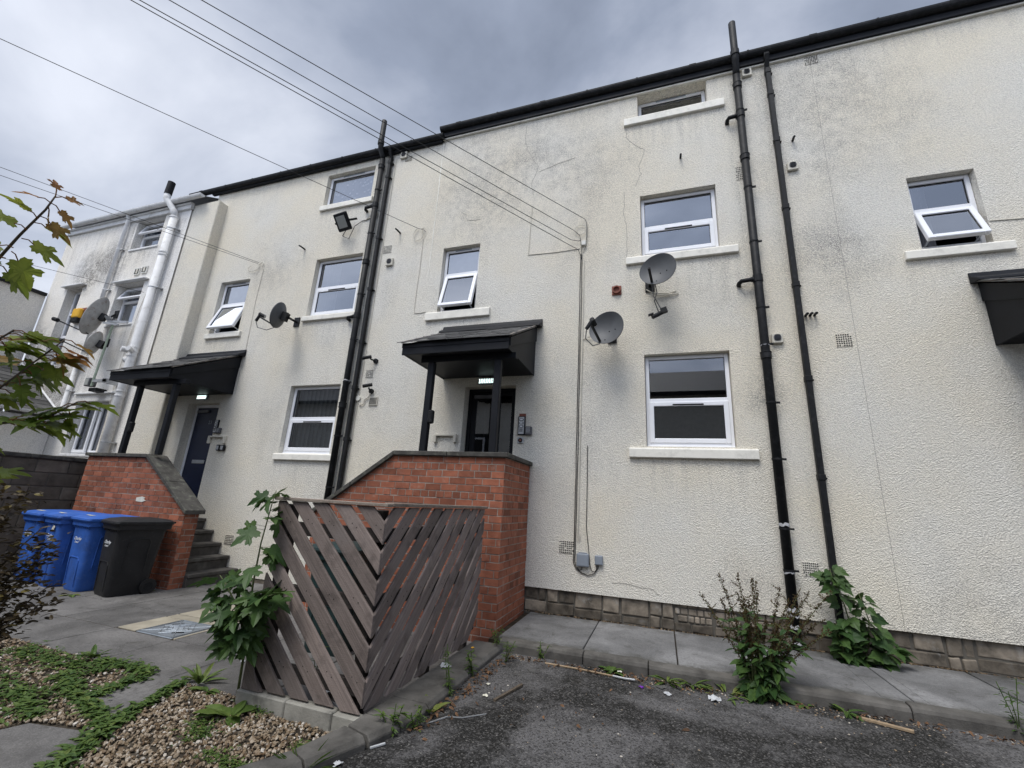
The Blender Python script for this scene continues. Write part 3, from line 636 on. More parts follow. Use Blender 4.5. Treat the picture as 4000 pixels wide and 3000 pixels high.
# ---------------------------------------------------------------- white neighbour on the left
HW = 5.85
WH = {'a': (-12.16, -11.17, 6.97, 7.80), 'b': (-12.13, -11.22, 4.97, 6.02), 'c': (-14.16, -13.53, 4.07, 6.14), 'd': (-12.24, -11.09, 2.0, 3.16)}
HOLES.update(WH)
whb = thing('white_house', (-12.6, HW, 0), 'tall dirty white rendered house with white gutter and big white soil pipe at the left', 'building')
wall_mesh(-14.95, -10.3, 0, 7.9, HW, WH.values(), .26).build('wall', 'white_render', whb)
mb = MB(); mb.box(-14.95, -14.75, HW + .001, 11, 0, 7.9); mb.box(-14.95, -10.3, 11, 11.2, 0, 7.9); mb.box(-14.75, -10.3, HW + 1.8, HW + 1.85, 0, 7.9); mb.build('rear_wall', 'white_render', whb)
MB().add([(-15.0, 5.7, 8.0), (-9.9, 5.7, 8.0), (-9.9, 9, 9.8), (-15.0, 9, 9.8), (-15, 11.3, 8.4), (-9.9, 11.3, 8.4)], [(0, 1, 2, 3), (3, 2, 5, 4)]).build('roof', 'slate', whb)
MB().box(-14.97, -10.28, HW - .05, HW + .02, 7.80, 7.965).build('fascia', 'white_paint', whb, bevel=.004)
MB().box(-14.97, -10.28, HW - .085, HW - .05, 7.905, 7.95).build('gutter_board', 'white_paint', whb, bevel=.006)
gutter(-15.05, -9.83, HW - .15, 8.015, .062, 'white_paint', whb)
for key, zt, so, md in (('a', 7.42, 22, 'top'), ('b', 5.62, 24, 'top'), ('c', 5.50, 0, 'top'), ('d', None, 0, 'side')):
    x0, x1, z0, z1 = WH[key]; y = HW + .17; mb = MB(); ring_frame(mb, x0 + .01, x1 - .01, z0 + .01, z1 - .01, y, y + .06, .05)
    if md == 'side':
        xm = (x0 + x1) / 2; mb.box(xm - .028, xm + .028, y - .004, y + .06, z0 + .06, z1 - .06)
    else: mb.box(x0 + .06, x1 - .06, y, y + .06, zt - .03, zt + .03)
    w = mb.build('window', 'upvc', whb, bevel=.005)
    if key == 'c':
        MB().box(x0 + .06, x1 - .06, y, y + .06, 4.86, 4.92).build('glazing_bar', 'upvc', w)
    if so:
        pv = Vector((0, y - .01, z1 - .06)); rot = Matrix.Rotation(-rad(so), 3, 'X'); s = ring_frame(MB(), x0 + .04, x1 - .04, zt + .0, z1 - .06, y - .02, y + .03, .05)
        s.v = [tuple(pv + rot @ (Vector(v) - pv)) for v in s.v]; s.build('sash', 'upvc', w, bevel=.005)
        g = MB().add([(x0 + .09, y, zt + .05), (x1 - .09, y, zt + .05), (x1 - .09, y, z1 - .11), (x0 + .09, y, z1 - .11)], [(0, 1, 2, 3)]); g.v = [tuple(pv + rot @ (Vector(v) - pv)) for v in g.v]; g.build('sash_pane', 'glass', w)
    if md == 'side':
        xm = (x0 + x1) / 2; pv = Vector((x0 + .07, y - .01, 0)); rot = Matrix.Rotation(-rad(5), 3, 'Z')
        s = ring_frame(MB(), x0 + .05, xm - .005, z0 + .05, z1 - .05, y - .03, y + .01, .06); s.v = [tuple(pv + rot @ (Vector(v) - pv)) for v in s.v]; s.build('sash', 'upvc', w, bevel=.005)
        s = ring_frame(MB(), xm + .03, x1 - .05, z0 + .05, z1 - .05, y - .015, y + .02, .05); s.build('sash', 'upvc', w, bevel=.005)
    MB().add([(x0 + .05, y + .03, z0 + .05), (x1 - .05, y + .03, z0 + .05), (x1 - .05, y + .03, z1 - .05), (x0 + .05, y + .03, z1 - .05)], [(0, 1, 2, 3)]).build('pane', 'glass', w)
    room(x0, x1, z0, z1, y + .08, 'room_dark', w, 1.0)
    if key == 'd': cloth(x0 + .05, x1 - .05, z0 + .05, z1 - .05, y + .12, 7, .015).build('net_curtain', 'curtain_grey', w)
    if key in 'ab': cloth(x0 + .05, x0 + .38, z0 + .05, z1 - .05, y + .12, 3, .015).build('curtain', 'curtain_grey', w)
    if key != 'a': MB().box(x0 - .12, x1 + .14, HW - .10 if key in 'bc' else HW - .05, HW + .01, z1 + .02 if key != 'd' else z1 + .15, z1 + .055 if key != 'd' else z1 + .19).build('drip_ledge', 'white_paint', w, bevel=.008)
    MB().box(x0 - .02, x1 + .02, HW - .025, y + .01, z0 - .05, z0 + .008).build('sill', 'white_paint', w, bevel=.01)
for k, x in enumerate((-11.57, -11.32)):
    t = thing('wall_vent', (x, HW, 6.3), ['left one of two small dark square vents side by side high on the white house', 'right one of two small dark square vents side by side high on the white house'][k], 'vent', 'small square vents on the white house')
    zc = 6.30 + .02 * k; MB().box(x - .09, x + .09, HW - .03, HW - .002, zc - .09, zc + .09).build('surround', 'white_plastic', t); MB().box(x - .065, x + .065, HW - .034, HW - .028, zc - .065, zc + .065).build('opening', 'hole_dark', t)
    MB().box(x - .01, x + .05, HW - .045, HW - .03, zc - .06, zc + .06).build('flap', 'beige_plastic', t)
# rear wing beyond, its wall running towards the viewer, and the low slate-roofed outhouse
wg = thing('gable_wing', (-15, 3.5, 0), 'white stained side wall of a rear wing with dark verge behind the slate roofed outhouse', 'building')
MB().box(-15.6, -15.0, 1.0, HW - .01, 0, 6.02).build('wall', 'white_render', wg); MB().box(-15.7, -14.93, .9, HW - .02, 6.02, 6.10).build('verge', 'black_plastic', wg)
MB().box(-15.02, -14.97, 2.0, 2.05, 0.2, 6).build('pipe', 'white_paint', wg)
ann = thing('outhouse', (-13.6, 4.4, 0), 'low white outhouse with dark slate roof and white gutter against the white house', 'building')
MB().box(-14.9, -12.85, 1.4, HW - .01, 0, 2.74).build('wall', 'white_render', ann)
mb = MB(); mb.box(-12.86, -12.80, 1.4, HW - .02, 2.55, 2.76); mb.build('fascia', 'white_paint', ann, bevel=.005)
mb = MB(); ya, yb = 1.3, HW - .03; nr = 12
for k in range(nr):
    x0, z0 = -12.66 - 2.2 * k / nr, 2.83 + 1.28 * k / nr; x1, z1 = -12.66 - 2.2 * (k + 1.25) / nr, 2.83 + 1.28 * (k + 1.25) / nr
    y = ya
    while y < yb:
        w = min(.30, yb - y); e = R.uniform(0, .006); mb.add([(x0, y + .003, z0 + .022 + e), (x0, y + w - .003, z0 + .022 + e), (x1, y + w - .003, z1 + .012), (x1, y + .003, z1 + .012), (x0, y + .003, z0 + .012 + e), (x0, y + w - .003, z0 + .012 + e)], [(0, 1, 2, 3), (0, 4, 5, 1)], R.random()); y += w
mb.add([(-12.64, ya, 2.82), (-12.64, yb, 2.82), (-14.9, yb, 4.13), (-14.9, ya, 4.13)], [(0, 1, 2, 3)], .2)
mb.build('slate_roof', 'slate', ann)
MB().tube([(-12.62, yb - .02, 2.87), (-14.9, yb - .02, 4.2)], .022, 6).build('verge_fillet', 'white_paint', ann)
mb = MB(); prof = [( -12.62 + .06 * math.cos(math.pi + math.pi * k / 8), 2.86 + .065 * math.sin(math.pi + math.pi * k / 8)) for k in range(9)]
mb.prism(prof, lambda u, v, d: (u, d, v), ya, yb); mb.build('gutter', 'white_paint', ann)
# block boundary wall running away from the viewer, behind the bins
bw = thing('block_wall', (-10.1, 3.5, 0), 'dark grey concrete block boundary wall with flat coping behind the bins', 'wall')
MB().box(-10.21, -10.008, -1, HW - .005, -.1, 1.80).build('block_mortar', 'block_mortar', bw)
mb = MB(); z = 0; r = 0
while z < 1.78:
    y = -1 - .2 * (r % 2); h = .22 if z + .22 < 1.8 else 1.795 - z
    while y < HW - .05:
        y1 = min(y + .44, HW - .01); mb.prism([(y + .007, z + .007), (y1 - .007, z + .007), (y1 - .007, z + h - .007), (y + .007, z + h - .007)], YZ(-9.998 + R.uniform(0, .005)), 0, .05, R.random()); y = y1
    z += .225; r += 1
mb.build('block', 'block_wall', bw, bevel=.006)
mb = MB(); y = -1
while y < HW - .02: mb.box(-10.26, -9.96, y + .003, min(y + .6, HW - .012), 1.80, 1.87, R.random()); y += .6
mb.build('coping', 'coping_stone', bw, bevel=.01)

# ---------------------------------------------------------------- brick stairs
def bricks(mb, poly, fn, L0=.222, H=.0857, hdr=3, proud=.004, start=0, u0=None, rev=False):
    hs = convex(poly); us = [p[0] for p in poly]; vs = [p[1] for p in poly]; lo, hi = min(us), max(us); top = max(vs)
    row = 0; v = top - H
    while v > min(vs) - H:
        header = row % 4 == 1; w = L0 / 2 if header else L0
        off = 0 if header else (L0 * .25 if row % 2 else L0 * .75)
        u = lo - (L0 - off) if not rev else hi + (L0 - off) - math.ceil((hi - lo + L0) / w + 1) * w
        while u < hi:
            c = [(u + .005, v + .005), (u + w - .005, v + .005), (u + w - .005, v + H - .006), (u + .005, v + H - .006)]
            for a, b, k in hs: c = clip(c, a, b, k) if c else c
            if len(c) > 2 and area(c) > .0006:
                pr = proud + R.uniform(-.0025, .003); jj = R.uniform(-.0015, .0015)
                mb.prism([(p, q + jj) for p, q in c], lambda a, b, d: fn(a, b, d - pr), 0, .02, min(1, max(0, R.gauss(.5, .24))))
            u += w
        v -= H; row += 1
def stair(mir, dz, label):
    # drawn with the flight falling towards +X; mirrored for the flight falling towards -X
    sx = (lambda x: -11.43 - x) if mir else (lambda x: x)
    sg = -1 if mir else 1
    t = thing('brick_stair', (sx(-8.5), 5.5, 0), label, 'stairs')
    xl, xk, xe, zt, ze = -9.65, -8.10, -6.93, 1.91 + dz, 1.10 + dz
    yf, yb = 5.02, 5.24
    poly = [(xl, -.03), (xe, -.03), (xe, ze), (xk, zt), (xl, zt)]
    P2 = [(sx(u), v) for u, v in poly]
    mb = MB(); mb.prism(P2, XZ(yf), .0, yb - yf); 
    xa, xb = sorted((sx(xl), sx(xl + .22))); mb.box(xa + .001, xb - .001, yb, WY - .002, -.03, zt); mb.build('mortar_core', 'mortar', t)
    mb = MB(); bricks(mb, P2, XZ(yf), rev=mir)
    # end pier of the low end and the return at the high end
    xend = sx(xe); dirx = -sg
    def side(x, s): return (lambda u, v, d: (x - s * d, u, v))
    bricks(mb, [(yf + .001, -.03), (yb, -.03), (yb, ze), (yf + .001, ze)], side(xend, 1 * sg))
    bricks(mb, [(yf + .001, -.03), (WY - .004, -.03), (WY - .004, zt), (yf + .001, zt)], side(sx(xl), -1 * sg))
    mb.build('brickwork', 'red_brick', t, bevel=.003)
    # inner faces
    mb = MB(); y0, y1 = yf - .045, yb + .06; h = .058
    cop = [(xl - .045, zt), (xk + .01, zt), (xk + .03, zt + h), (xl - .045, zt + h)]
    xm = (xl + xk) / 2
    for a, b in ((xl - .045, xm - .003), (xm + .003, xk + .012)):
        A = sorted((sx(a), sx(b))); mb.box(A[0], A[1], y0, y1, zt + .001, zt + h, R.random())
    A = sorted((sx(xl - .045), sx(xl + .26))); mb.box(A[0], A[1], y1 + .002, WY - .004, zt + .002, zt + h - .002, R.random())
    mb.build('coping', 'coping_stone', t, bevel=.006)
    mb = MB(); sl = (ze - zt) / (xe - xk); ex = xe + .05
    xmid = xk + .62
    for a, b, k in ((xk + .014, xmid - .004, 0), (xmid + .004, ex, 1)):
        za, zb = zt + sl * (a - xk), zt + sl * (b - xk)
        mb.prism([(sx(a), za + .001), (sx(b), zb + .001), (sx(b), zb + h * 1.15), (sx(a), za + h * 1.15)], XZ(y0 - .003), 0, y1 - y0 + .006, R.random())
    mb.build('sloped_coping', 'coping_stone', t, bevel=.006)
    A = sorted((sx(xl + .22), sx(xk))); MB().box(A[0], A[1], yb, WY - .003, -.02, 1.13 + dz).build('landing', 'step_stone', t, bevel=.01)
    rise = (1.13 + dz) / 6
    for k in range(1, 6):
        z = 1.13 + dz - rise * k; x0 = xk + .25 * (k - 1) - .02; A = sorted((sx(x0 - .02), sx(x0 + .25)))
        mb = MB(); nos = sorted((sx(x0 - .02), sx(x0 + .275))); mb.box(nos[0], nos[1], yb, WY - .003, z - .055, z, R.random()); mb.box(A[0], A[1], yb, WY - .004, -.02, z - .056, R.random())
        mb.build('step', 'step_stone', t, bevel=.008)
    return t
stL = stair(False, 0.0, 'red brick entrance stair with grey copings behind the row of wheelie bins')
stC = stair(True, .13, 'red brick entrance stair with grey copings behind the slatted wooden fence')
one(MB().prism([(-8.11, 1.262), (-7.98, 1.285), (-7.90, 1.27), (-7.93, 1.245), (-7.87, 1.225), (-7.95, 1.20), (-8.10, 1.205)], XZ(5.009), 0, .004), 'sticker', 'paper', 'torn white sticker on the red brick stair wall above the bins', 'sticker')

# ---------------------------------------------------------------- porch canopies
def canopy(xf, dz, posts, label, zpar=None):
    # xf: left end of the soffit; built for the middle porch (soffit 3.40), dz shifts it
    x0, x1 = xf - .06, xf + 1.49; zs = 3.40 + dz; zf = 3.575 + dz; zw = 4.22 + dz; yf = 4.885
    t = thing('porch_canopy', ((x0 + x1) / 2, WY, zs), label, 'canopy', 'black porch canopies over the entrance doors')
    mb = MB(); mb.box(x0 + .01, x1 - .01, yf + .02, WY - .003, zs + .012, zs + .03); mb.build('soffit', 'black_paint', t)
    mb = MB(); mb.box(x0 - .02, x1 + .0, yf - .012, yf + .012, zs, zf); mb.box(x0 - .025, x1 + .005, yf - .02, yf - .012, zs + .10, zf - .004); mb.build('fascia', 'black_paint', t, bevel=.004)
    sl = (zw - zf) / (WY - yf)
    for xx, nm in ((x0, 'cheek'), (x1 - .02, 'cheek')):
        mb = MB(); mb.prism([(yf + .013, zs + .002), (WY - .004, zs + .002), (WY - .004, zw - .02), (yf + .013, zf - .02)], lambda u, v, d: (xx + d, u, v), 0, .02)
        bx = xx + (.018 if nm == 'cheek' and xx > x0 else -.018)
        mb.prism([(yf + .013, zf - .13), (WY - .004, zw - .26), (WY - .004, zw - .02), (yf + .013, zf - .01)], lambda u, v, d: (bx + d, u, v), 0, .018)
        mb.build(nm, 'black_paint', t, bevel=.003)
    mb = MB(); rows = 6; ys0 = yf - .07; depth = WY - .0 - ys0
    for r in range(rows):
        ya = ys0 + depth * r / rows; yb_ = ys0 + depth * min(1, (r + 1.6) / rows); za = zf + sl * (ya - yf) + .028 + .006; zb = zf + sl * (yb_ - yf) + .012
        x = x0 - .075 - (.12 if r % 2 else 0)
        while x < x1 + .02:
            a, b = max(x, x0 - .075), min(x + .25, x1 + .045); x += .25
            if b - a < .03: continue
            e = R.uniform(-.003, .006); q = R.uniform(-.012, .012); th = .011
            mb.add([(a + .002, ya + q, za + e), (b - .002, ya + q, za + e), (b - .002, yb_, zb), (a + .002, yb_, zb), (a + .002, ya + q, za + e - th), (b - .002, ya + q, za + e - th), (b - .002, yb_, zb - th), (a + .002, yb_, zb - th)],
                   [(0, 1, 2, 3), (4, 7, 6, 5), (0, 4, 5, 1), (1, 5, 6, 2), (3, 7, 4, 0)], R.random())
    mb.build('slate_roof', 'slate', t)
    for xx in (x0 - .03, x1 + .022):
        mb = MB(); mb.prism([(yf - .02, zf - .004), (WY - .02, zw - .01), (WY - .02, zw + .018), (yf - .02, zf + .022)], lambda u, v, d: (xx + d, u, v), -.014, .014)
        mb.build('mortar_verge', 'mortar', t)
    mb = MB(); mb.prism([(WY - .17, zw - .055), (WY - .16, zw - .02), (WY - .035, zw + .055), (WY - .015, zw + .115), (WY - .002, zw + .115), (WY - .002, zw - .03)], lambda u, v, d: (d, u, v), x0 - .09, x1 + .10)
    mb.build('lead_flashing', 'black_paint', t, bevel=.008)
    if posts:
        mb = MB(); mb.box(posts[0] - .16, posts[-1] + .25, 5.04, 5.13, zs - .07, zs + .01); mb.build('beam', 'black_paint', t, bevel=.005)
        for px_ in posts:
            p = MB().box(px_ - .046, px_ + .046, 5.045, 5.125, zpar, zs - .071).build('post', 'black_paint', t, bevel=.006)
        MB().box(posts[0] + .04, posts[0] + .11, 5.03, 5.11, zpar + .38, zpar + .56).build('key_safe', 'black_plastic', t, bevel=.015)
    return t
canopy(-3.26, 0, (-2.962, -1.975), 'black slate topped porch canopy in the middle, above the glazed door', 2.095)
canopy(-9.41, -.135, (-8.92, -7.99), 'black slate topped porch canopy at the left, above the navy door', 1.966)
canopy(3.73, .135, (), 'black porch canopy cut off by the right edge of the photo')
def doorlamp(x, z, w, label):
    t = thing('bulkhead_lamp', (x, WY, z), label, 'lamp', 'lit lamps above the entrance doors')
    MB().box(x - w / 2, x + w / 2, WY - .055, WY - .002, z - .05, z + .05).build('lamp_body', 'grey_box', t, bevel=.012)
    for k in range(9):
        xx = x - w * .42 + w * .84 * k / 8
        MB().prism([(xx - .008, z - .034), (xx + .004, z - .034), (xx + .012, z), (xx + .004, z + .034), (xx - .008, z + .034), (xx + .001, z)], XZ(WY - .062), 0, .008).build('led_strip', 'led', t)
doorlamp(-2.535, 3.335, .27, 'lit bulkhead lamp above the glazed middle door under the canopy')
doorlamp(-8.69, 3.222, .27, 'lit bulkhead lamp above the navy door at the left under the canopy')

# ---------------------------------------------------------------- slatted fence round the bin store
FX, FY = -1.915, 2.86
fn_ = thing('slatted_fence', (FX, FY, .1), 'weathered purple-brown wooden fence of diagonal slats meeting in a chevron at the corner', 'fence')
ZB, ZT = .105, 1.425
def slat_run(u0, u1, fn, s, per, cut):
    k = -9; cnt = 0
    while k < 14:
        zu = 1.31 - per * k; zl = zu - .147
        base = [(u0, ZB + (R.uniform(-.02, .01))), (u1, ZB + R.uniform(-.02, .01)), (u1, ZT), (u0, ZT)]
        # local coordinate a = distance from the corner, rising away from it
        poly = [(u0, ZB + cut(k)), (u1, ZB + cut(k)), (u1, ZT), (u0, ZT)]
        poly = clip(poly, -s, 1, zu); poly = clip(poly, s, -1, -zl) if poly else poly
        if len(poly) > 2 and area(poly) > .003:
            e = R.uniform(-.004, .004); tw = R.uniform(-.003, .003)
            mb = MB(); mb.prism(poly, lambda a, z, d: fn(a, z, d + e + tw * (a - .5)), 0, .021, min(1, max(0, R.gauss(.5, .28))))
            o = mb.build('slat', 'weathered_wood', fn_, bevel=.003); cnt += 1
            nl = MB()
            for rr_ in (.30, .78, 1.28):
                a = (rr_ - (zu + zl) / 2) / s
                if u0 + .03 < a < u1 - .03:
                    for dd in (-.02, .025):
                        c = Vector(fn(a + dd, rr_ + dd * .6, e - .0005)); c2 = Vector(fn(a + dd, rr_ + dd * .6, e - .002)); nl.tube([c, c2], .0038, 6)
            if nl.v: nl.build('nail_head', 'hole_dark', o)
        k += 1
slat_run(0, 1.02, lambda a, z, d: (FX - a, FY + d, z), .97, .2025, lambda k: R.uniform(-.012, .012))
slat_run(.018, 1.95, lambda a, z, d: (FX - d, FY + a, z), .97, .2085, lambda k: R.uniform(0, .03))
for z in (.24, .76, 1.22):
    MB().box(FX - 1.02, FX - .03, FY + .030, FY + .072, z - .05, z + .05, .2).build('rail', 'dark_wood', fn_, bevel=.004)
    MB().box(FX - .072, FX - .030, FY + .075, FY + 1.93, z - .05, z + .05, .2).build('rail', 'dark_wood', fn_, bevel=.004)
for x, y in ((FX - .97, FY + .11), (FX - .12, FY + .12), (FX - .12, FY + 1.05), (FX - .12, FY + 1.86)):
    MB().box(x - .04, x + .04, y - .04, y + .04, 0, 1.40, .3).build('post', 'dark_wood', fn_, bevel=.005)
MB().prism([(FX - 1.05, FY - .02), (FX + .02, FY - .02), (FX + .02, FY + .05), (FX - 1.05, FY + .05)], XY(1.452), 0, .025, .8).build('top_rail', 'raw_wood', fn_, bevel=.004)
MB().box(FX - .055, FX + .025, FY + .052, FY + 1.98, 1.43, 1.457, .6).build('top_rail', 'raw_wood', fn_, bevel=.004)
MB().prism([(FX - 1.03, .10), (FX - .86, .10), (FX - .97, .27), (FX - 1.03, .32)], XZ(FY - .012), 0, .014, .2).build('patch_board', 'weathered_wood', fn_, bevel=.003)
mb = MB()
for a, b in ((-1.05, -.60), (-.60, -.20), (-.20, .0)): mb.box(FX + a + .002, FX + b - .002, FY - .03, FY + .06, -.06, .098 + R.uniform(-.004, .003), R.random())
mb.build('concrete_base', 'concrete', fn_, bevel=.008)

# ---------------------------------------------------------------- pipes
def ring(mb, x, y, z, r, h): mb.tube([(x, y, z - h / 2), (x, y, z + h / 2)], r, 14)
def soil_pipe(x, ztop, zvent0, zbot, couplers, branches, label, yp=WY - .085, r=.055, mat='black_plastic', flakes=()):
    t = thing('soil_pipe', (x, WY, zbot), label, 'pipe')
    mb = MB(); mb.tube([(x, yp, zbot), (x, yp, ztop)], r, 16); ring(mb, x, yp, ztop - .02, r + .012, .09)
    mb.tube([(x, yp, ztop - .02), (x, yp - .03, ztop + .08), (x - .005, yp - .085, ztop + .17), (x - .008, yp - .10, zvent0)], r * .98, 16)
    ring(mb, x - .008, yp - .10, zvent0 - .04, r + .01, .08)
    mb.build('pipe', mat, t, smooth=True).modifiers.new('es', 'EDGE_SPLIT').split_angle = rad(40)
    return t
def pipe_full(x, zbot, zeave, ztop, coup, brk, br, label, flakes=()):
    yp = WY - .085; r = .053
    t = thing('soil_pipe', (x, WY, zbot), label, 'pipe', 'black soil pipes on the cream wall')
    mb = MB(); mb.tube([(x, yp, zbot), (x, yp, zeave)], r, 16)
    mb.tube([(x, yp, zeave - .02), (x, yp - .02, zeave + .05), (x - .01, yp - .10, zeave + .17), (x - .012, yp - .115, zeave + .26), (x - .012, yp - .115, ztop)], r * .99, 16)
    mb.build('pipe', 'black_plastic', t, smooth=True)
    MB().disc((x - .012, yp - .115, ztop + .001), (0, 0, 1), r * .8, .002).build('pipe_mouth', 'hole_dark', t)
    for z in coup:
        c = MB(); ring(c, x, yp, z, r + .011, .085); ring(c, x, yp, z + .045, r + .016, .016); c.build('coupler', 'black_plastic', t, smooth=False, bevel=.004)
    c = MB(); ring(c, x - .012, yp - .115, zeave + .30, r + .011, .10); c.build('coupler', 'black_plastic', t, bevel=.004)
    for z in brk:
        c = MB(); ring(c, x, yp, z, r + .006, .022); c.box(x - .012, x + .012, yp, WY, z - .011, z + .011); c.box(x + r, x + r + .045, yp - .012, yp + .012, z - .011, z + .011); c.build('bracket', 'black_plastic', t)
    for z, dx in br:
        c = MB(); c.tube([(x, yp, z), (x + dx * .55, yp - .005, z - .01), (x + dx, yp, z - .015), (x + dx * 1.12, yp + .03, z - .03), (x + dx * 1.12, WY, z - .035)], .030, 12); c.build('waste_branch', 'black_plastic', t, smooth=True)
        c = MB(); c.tube([(x + dx * .28, yp - .002, z - .005), (x + dx * .42, yp - .004, z - .008)], .037, 12); ring(c, x, yp, z, r + .009, .10); c.build('branch_collar', 'black_plastic', t, smooth=False)
    for z, h in flakes:
        c = MB(); n = 16; pts = []
        for k in range(n):
            a = 2 * math.pi * k / n; pts.append((x + (r + .0022) * math.cos(a), yp + (r + .0022) * math.sin(a), z + R.uniform(-.012, .012), h * R.uniform(.4, 1.2)))
        for k in range(n):
            p, q = pts[k], pts[(k + 1) % n]; c.add([p[:3], q[:3], (q[0], q[1], q[2] + q[3]), (p[0], p[1], p[2] + p[3])], [(0, 1, 2, 3)])
        c.build('paint_ring', 'flaked_paint', t)
    return t
pipe_full(1.348, .15, 8.22, 9.15, [7.98, 6.62, 3.52], [7.5, 6.1, 5.2, 4.2, 3.68, 2.9, 2.2, 1.4, .95], [(7.42, -.16), (4.63, -.2)], 'black soil pipe with vent above the gutter right of the stacked windows', [(3.66, .02), (1.43, .035), (.92, .025), (.53, .05), (.47, .03), (.36, .05), (.2, .05)])
pipe_full(-5.178, 0.0, 8.17, 9.02, [7.95, 5.77, 2.98], [7.4, 6.4, 5.1, 4.2, 3.4, 2.45, 1.6, .9], [(7.05, -.22), (4.67, -.2)], 'black soil pipe with vent above the gutter left of the middle porch', [(3.42, .015)])
def downpipe(x, zb, zt, joints, label, shoe=True):
    t = thing('downpipe', (x, WY, zb), label, 'pipe', 'square black downpipes on the cream wall'); w = .033; y0, y1 = WY - .095, WY - .028
    MB().box(x - w, x + w, y0, y1, zb, zt).build('pipe', 'black_plastic', t, bevel=.006)
    mb = MB(); mb.obox((x, WY - .08, zt + .10), (1, 0, 0), (0, 1, .55), (0, -.55, 1), .058, .06, .26); mb.box(x - .035, x + .035, WY - .125, WY - .055, zt + .16, zt + .29); mb.build('offset_bend', 'black_plastic', t, bevel=.005)
    for z in joints:
        c = MB().box(x - w - .007, x + w + .007, y0 - .007, y1 + .004, z - .035, z + .035); c.box(x + w, x + w + .035, y1 - .02, WY, z - .02, z + .0); c.build('socket', 'black_plastic', t, bevel=.004)
    return t
downpipe(1.785, .16, 8.22, [8.15, 7.72, 6.85, 5.7, 4.5, 3.2, 2.0, .95], 'square black downpipe standing in the sapling at its foot')
downpipe(-5.0, .02, 8.15, [8.05, 7.7, 6.3, 5.2, 4.15, 3.3, 2.4, 1.5], 'square black downpipe beside the left soil pipe')
# white pipes on the neighbour
t = thing('soil_pipe', (-10.68, HW, 0), 'thick white soil pipe with black vent top on the white house', 'pipe')
y = HW - .11; mb = MB(); mb.tube([(-10.66, y, 0), (-10.66, y, 7.58)], .078, 18); mb.tube([(-10.66, y, 7.55), (-10.70, y - .01, 7.72), (-10.86, y - .07, 7.94), (-10.94, y - .11, 8.06), (-10.94, y - .115, 8.2)], .07, 18); mb.build('pipe', 'white_paint', t, smooth=True)
MB().tube([(-10.94, y - .115, 8.17), (-10.92, y - .115, 8.5)], .078, 16).build('vent_terminal', 'black_plastic', t, smooth=False)
for z in (7.55, 6.55, 6.62, 4.1, 4.2, 4.3, 3.32, 3.22): c = MB(); ring(c, -10.66, y, z, .090, .035); c.build('coupler', 'white_paint', t, bevel=.004)
for z in (7.25, 5.73, 2.25): c = MB(); ring(c, -10.66, y, z, .084, .02); c.box(-10.56, -10.48, y - .01, HW, z - .012, z + .012); c.build('bracket', 'galvanised', t)
c = MB(); c.tube([(-10.74, y - .06, 4.22), (-10.77, y - .17, 4.22)], .06, 14); c.tube([(-10.6, y - .06, 4.22), (-10.55, y - .17, 4.22)], .05, 14); c.tube([(-10.72, y, 3.98), (-10.86, y, 4.06), (-10.92, y + .05, 4.02)], .045, 12); c.build('access_cap', 'white_paint', t)
t = thing('downpipe', (-12.5, HW, 0), 'thin white downpipe with hopper on the white house left of the dishes', 'pipe')
y = HW - .07; mb = MB(); mb.tube([(-12.46, y - .06, 8.0), (-12.46, y, 7.85), (-12.46, y, 4.25)], .042, 12); mb.tube([(-12.56, y, 4.05), (-12.56, y, 2.95), (-12.5, y - .06, 2.83)], .045, 12); mb.build('pipe', 'white_paint', t, smooth=True)
mb = MB(); mb.prism([(-12.75, 4.22), (-12.35, 4.22), (-12.35, 4.15), (-12.49, 4.02), (-12.63, 4.02), (-12.75, 4.15)], XZ(y - .09), 0, .17); mb.build('hopper', 'white_paint', t, bevel=.01)
for z in (7.0, 5.9, 4.8, 3.4): c = MB(); ring(c, -12.46 if z > 4 else -12.56, y, z, .05, .03); c.box(-12.42 if z > 4 else -12.52, -12.34 if z > 4 else -12.44, y, HW, z - .01, z + .01); c.build('bracket', 'white_paint', t)

# ---------------------------------------------------------------- small fixtures on the walls
def airbrick(x, z, w, h, rows, cols, label):
    t = thing('air_brick', (x, WY, z), label, 'air brick', 'perforated air bricks in the cream wall')
    MB().box(x - w / 2, x + w / 2, WY - .006, WY + .002, z - h / 2, z + h / 2).build('plate', 'cream_render', t)
    mb = MB()
    for i in range(cols):
        for j in range(rows):
            if R.random() < .06: continue
            xx = x - w / 2 + w * (i + .5) / cols; zz = z - h / 2 + h * (j + .5) / rows; s = min(w / cols, h / rows) * .30
            mb.box(xx - s, xx + s, WY - .0085, WY - .005, zz - s, zz + s)
    o = mb.build('perforation', 'hole_dark', t); o['kind'] = 'stuff'
for a in ((1.585, .975, .16, .15, 6, 8, 'air brick low on the wall between the black soil pipe and the sapling'), (-1.218, .985, .20, .16, 6, 8, 'air brick low on the wall left of the two small grey boxes'),
          (2.24, 3.705, .17, .17, 6, 7, 'air brick right of the three cut pipe ends on the right part of the wall'), (1.268, 6.434, .09, .23, 7, 4, 'narrow air brick half hidden behind the upper right soil pipe'),
          (2.386, 8.25, .17, .15, 6, 8, 'air brick just below the gutter at the top right'), (-4.795, 6.05, .18, .16, 6, 8, 'air brick above the left square fan vent beside the downpipe'),
          (-4.61, 8.11, .16, .12, 6, 8, 'air brick below the gutter beside the topmost left fan vent'), (-4.78, 3.56, .15, .14, 6, 8, 'air brick between the two small cameras beside the left downpipe'), (-7.2, .62, .2, .16, 6, 8, 'air brick low beside the left flight of steps')):
    airbrick(*a)
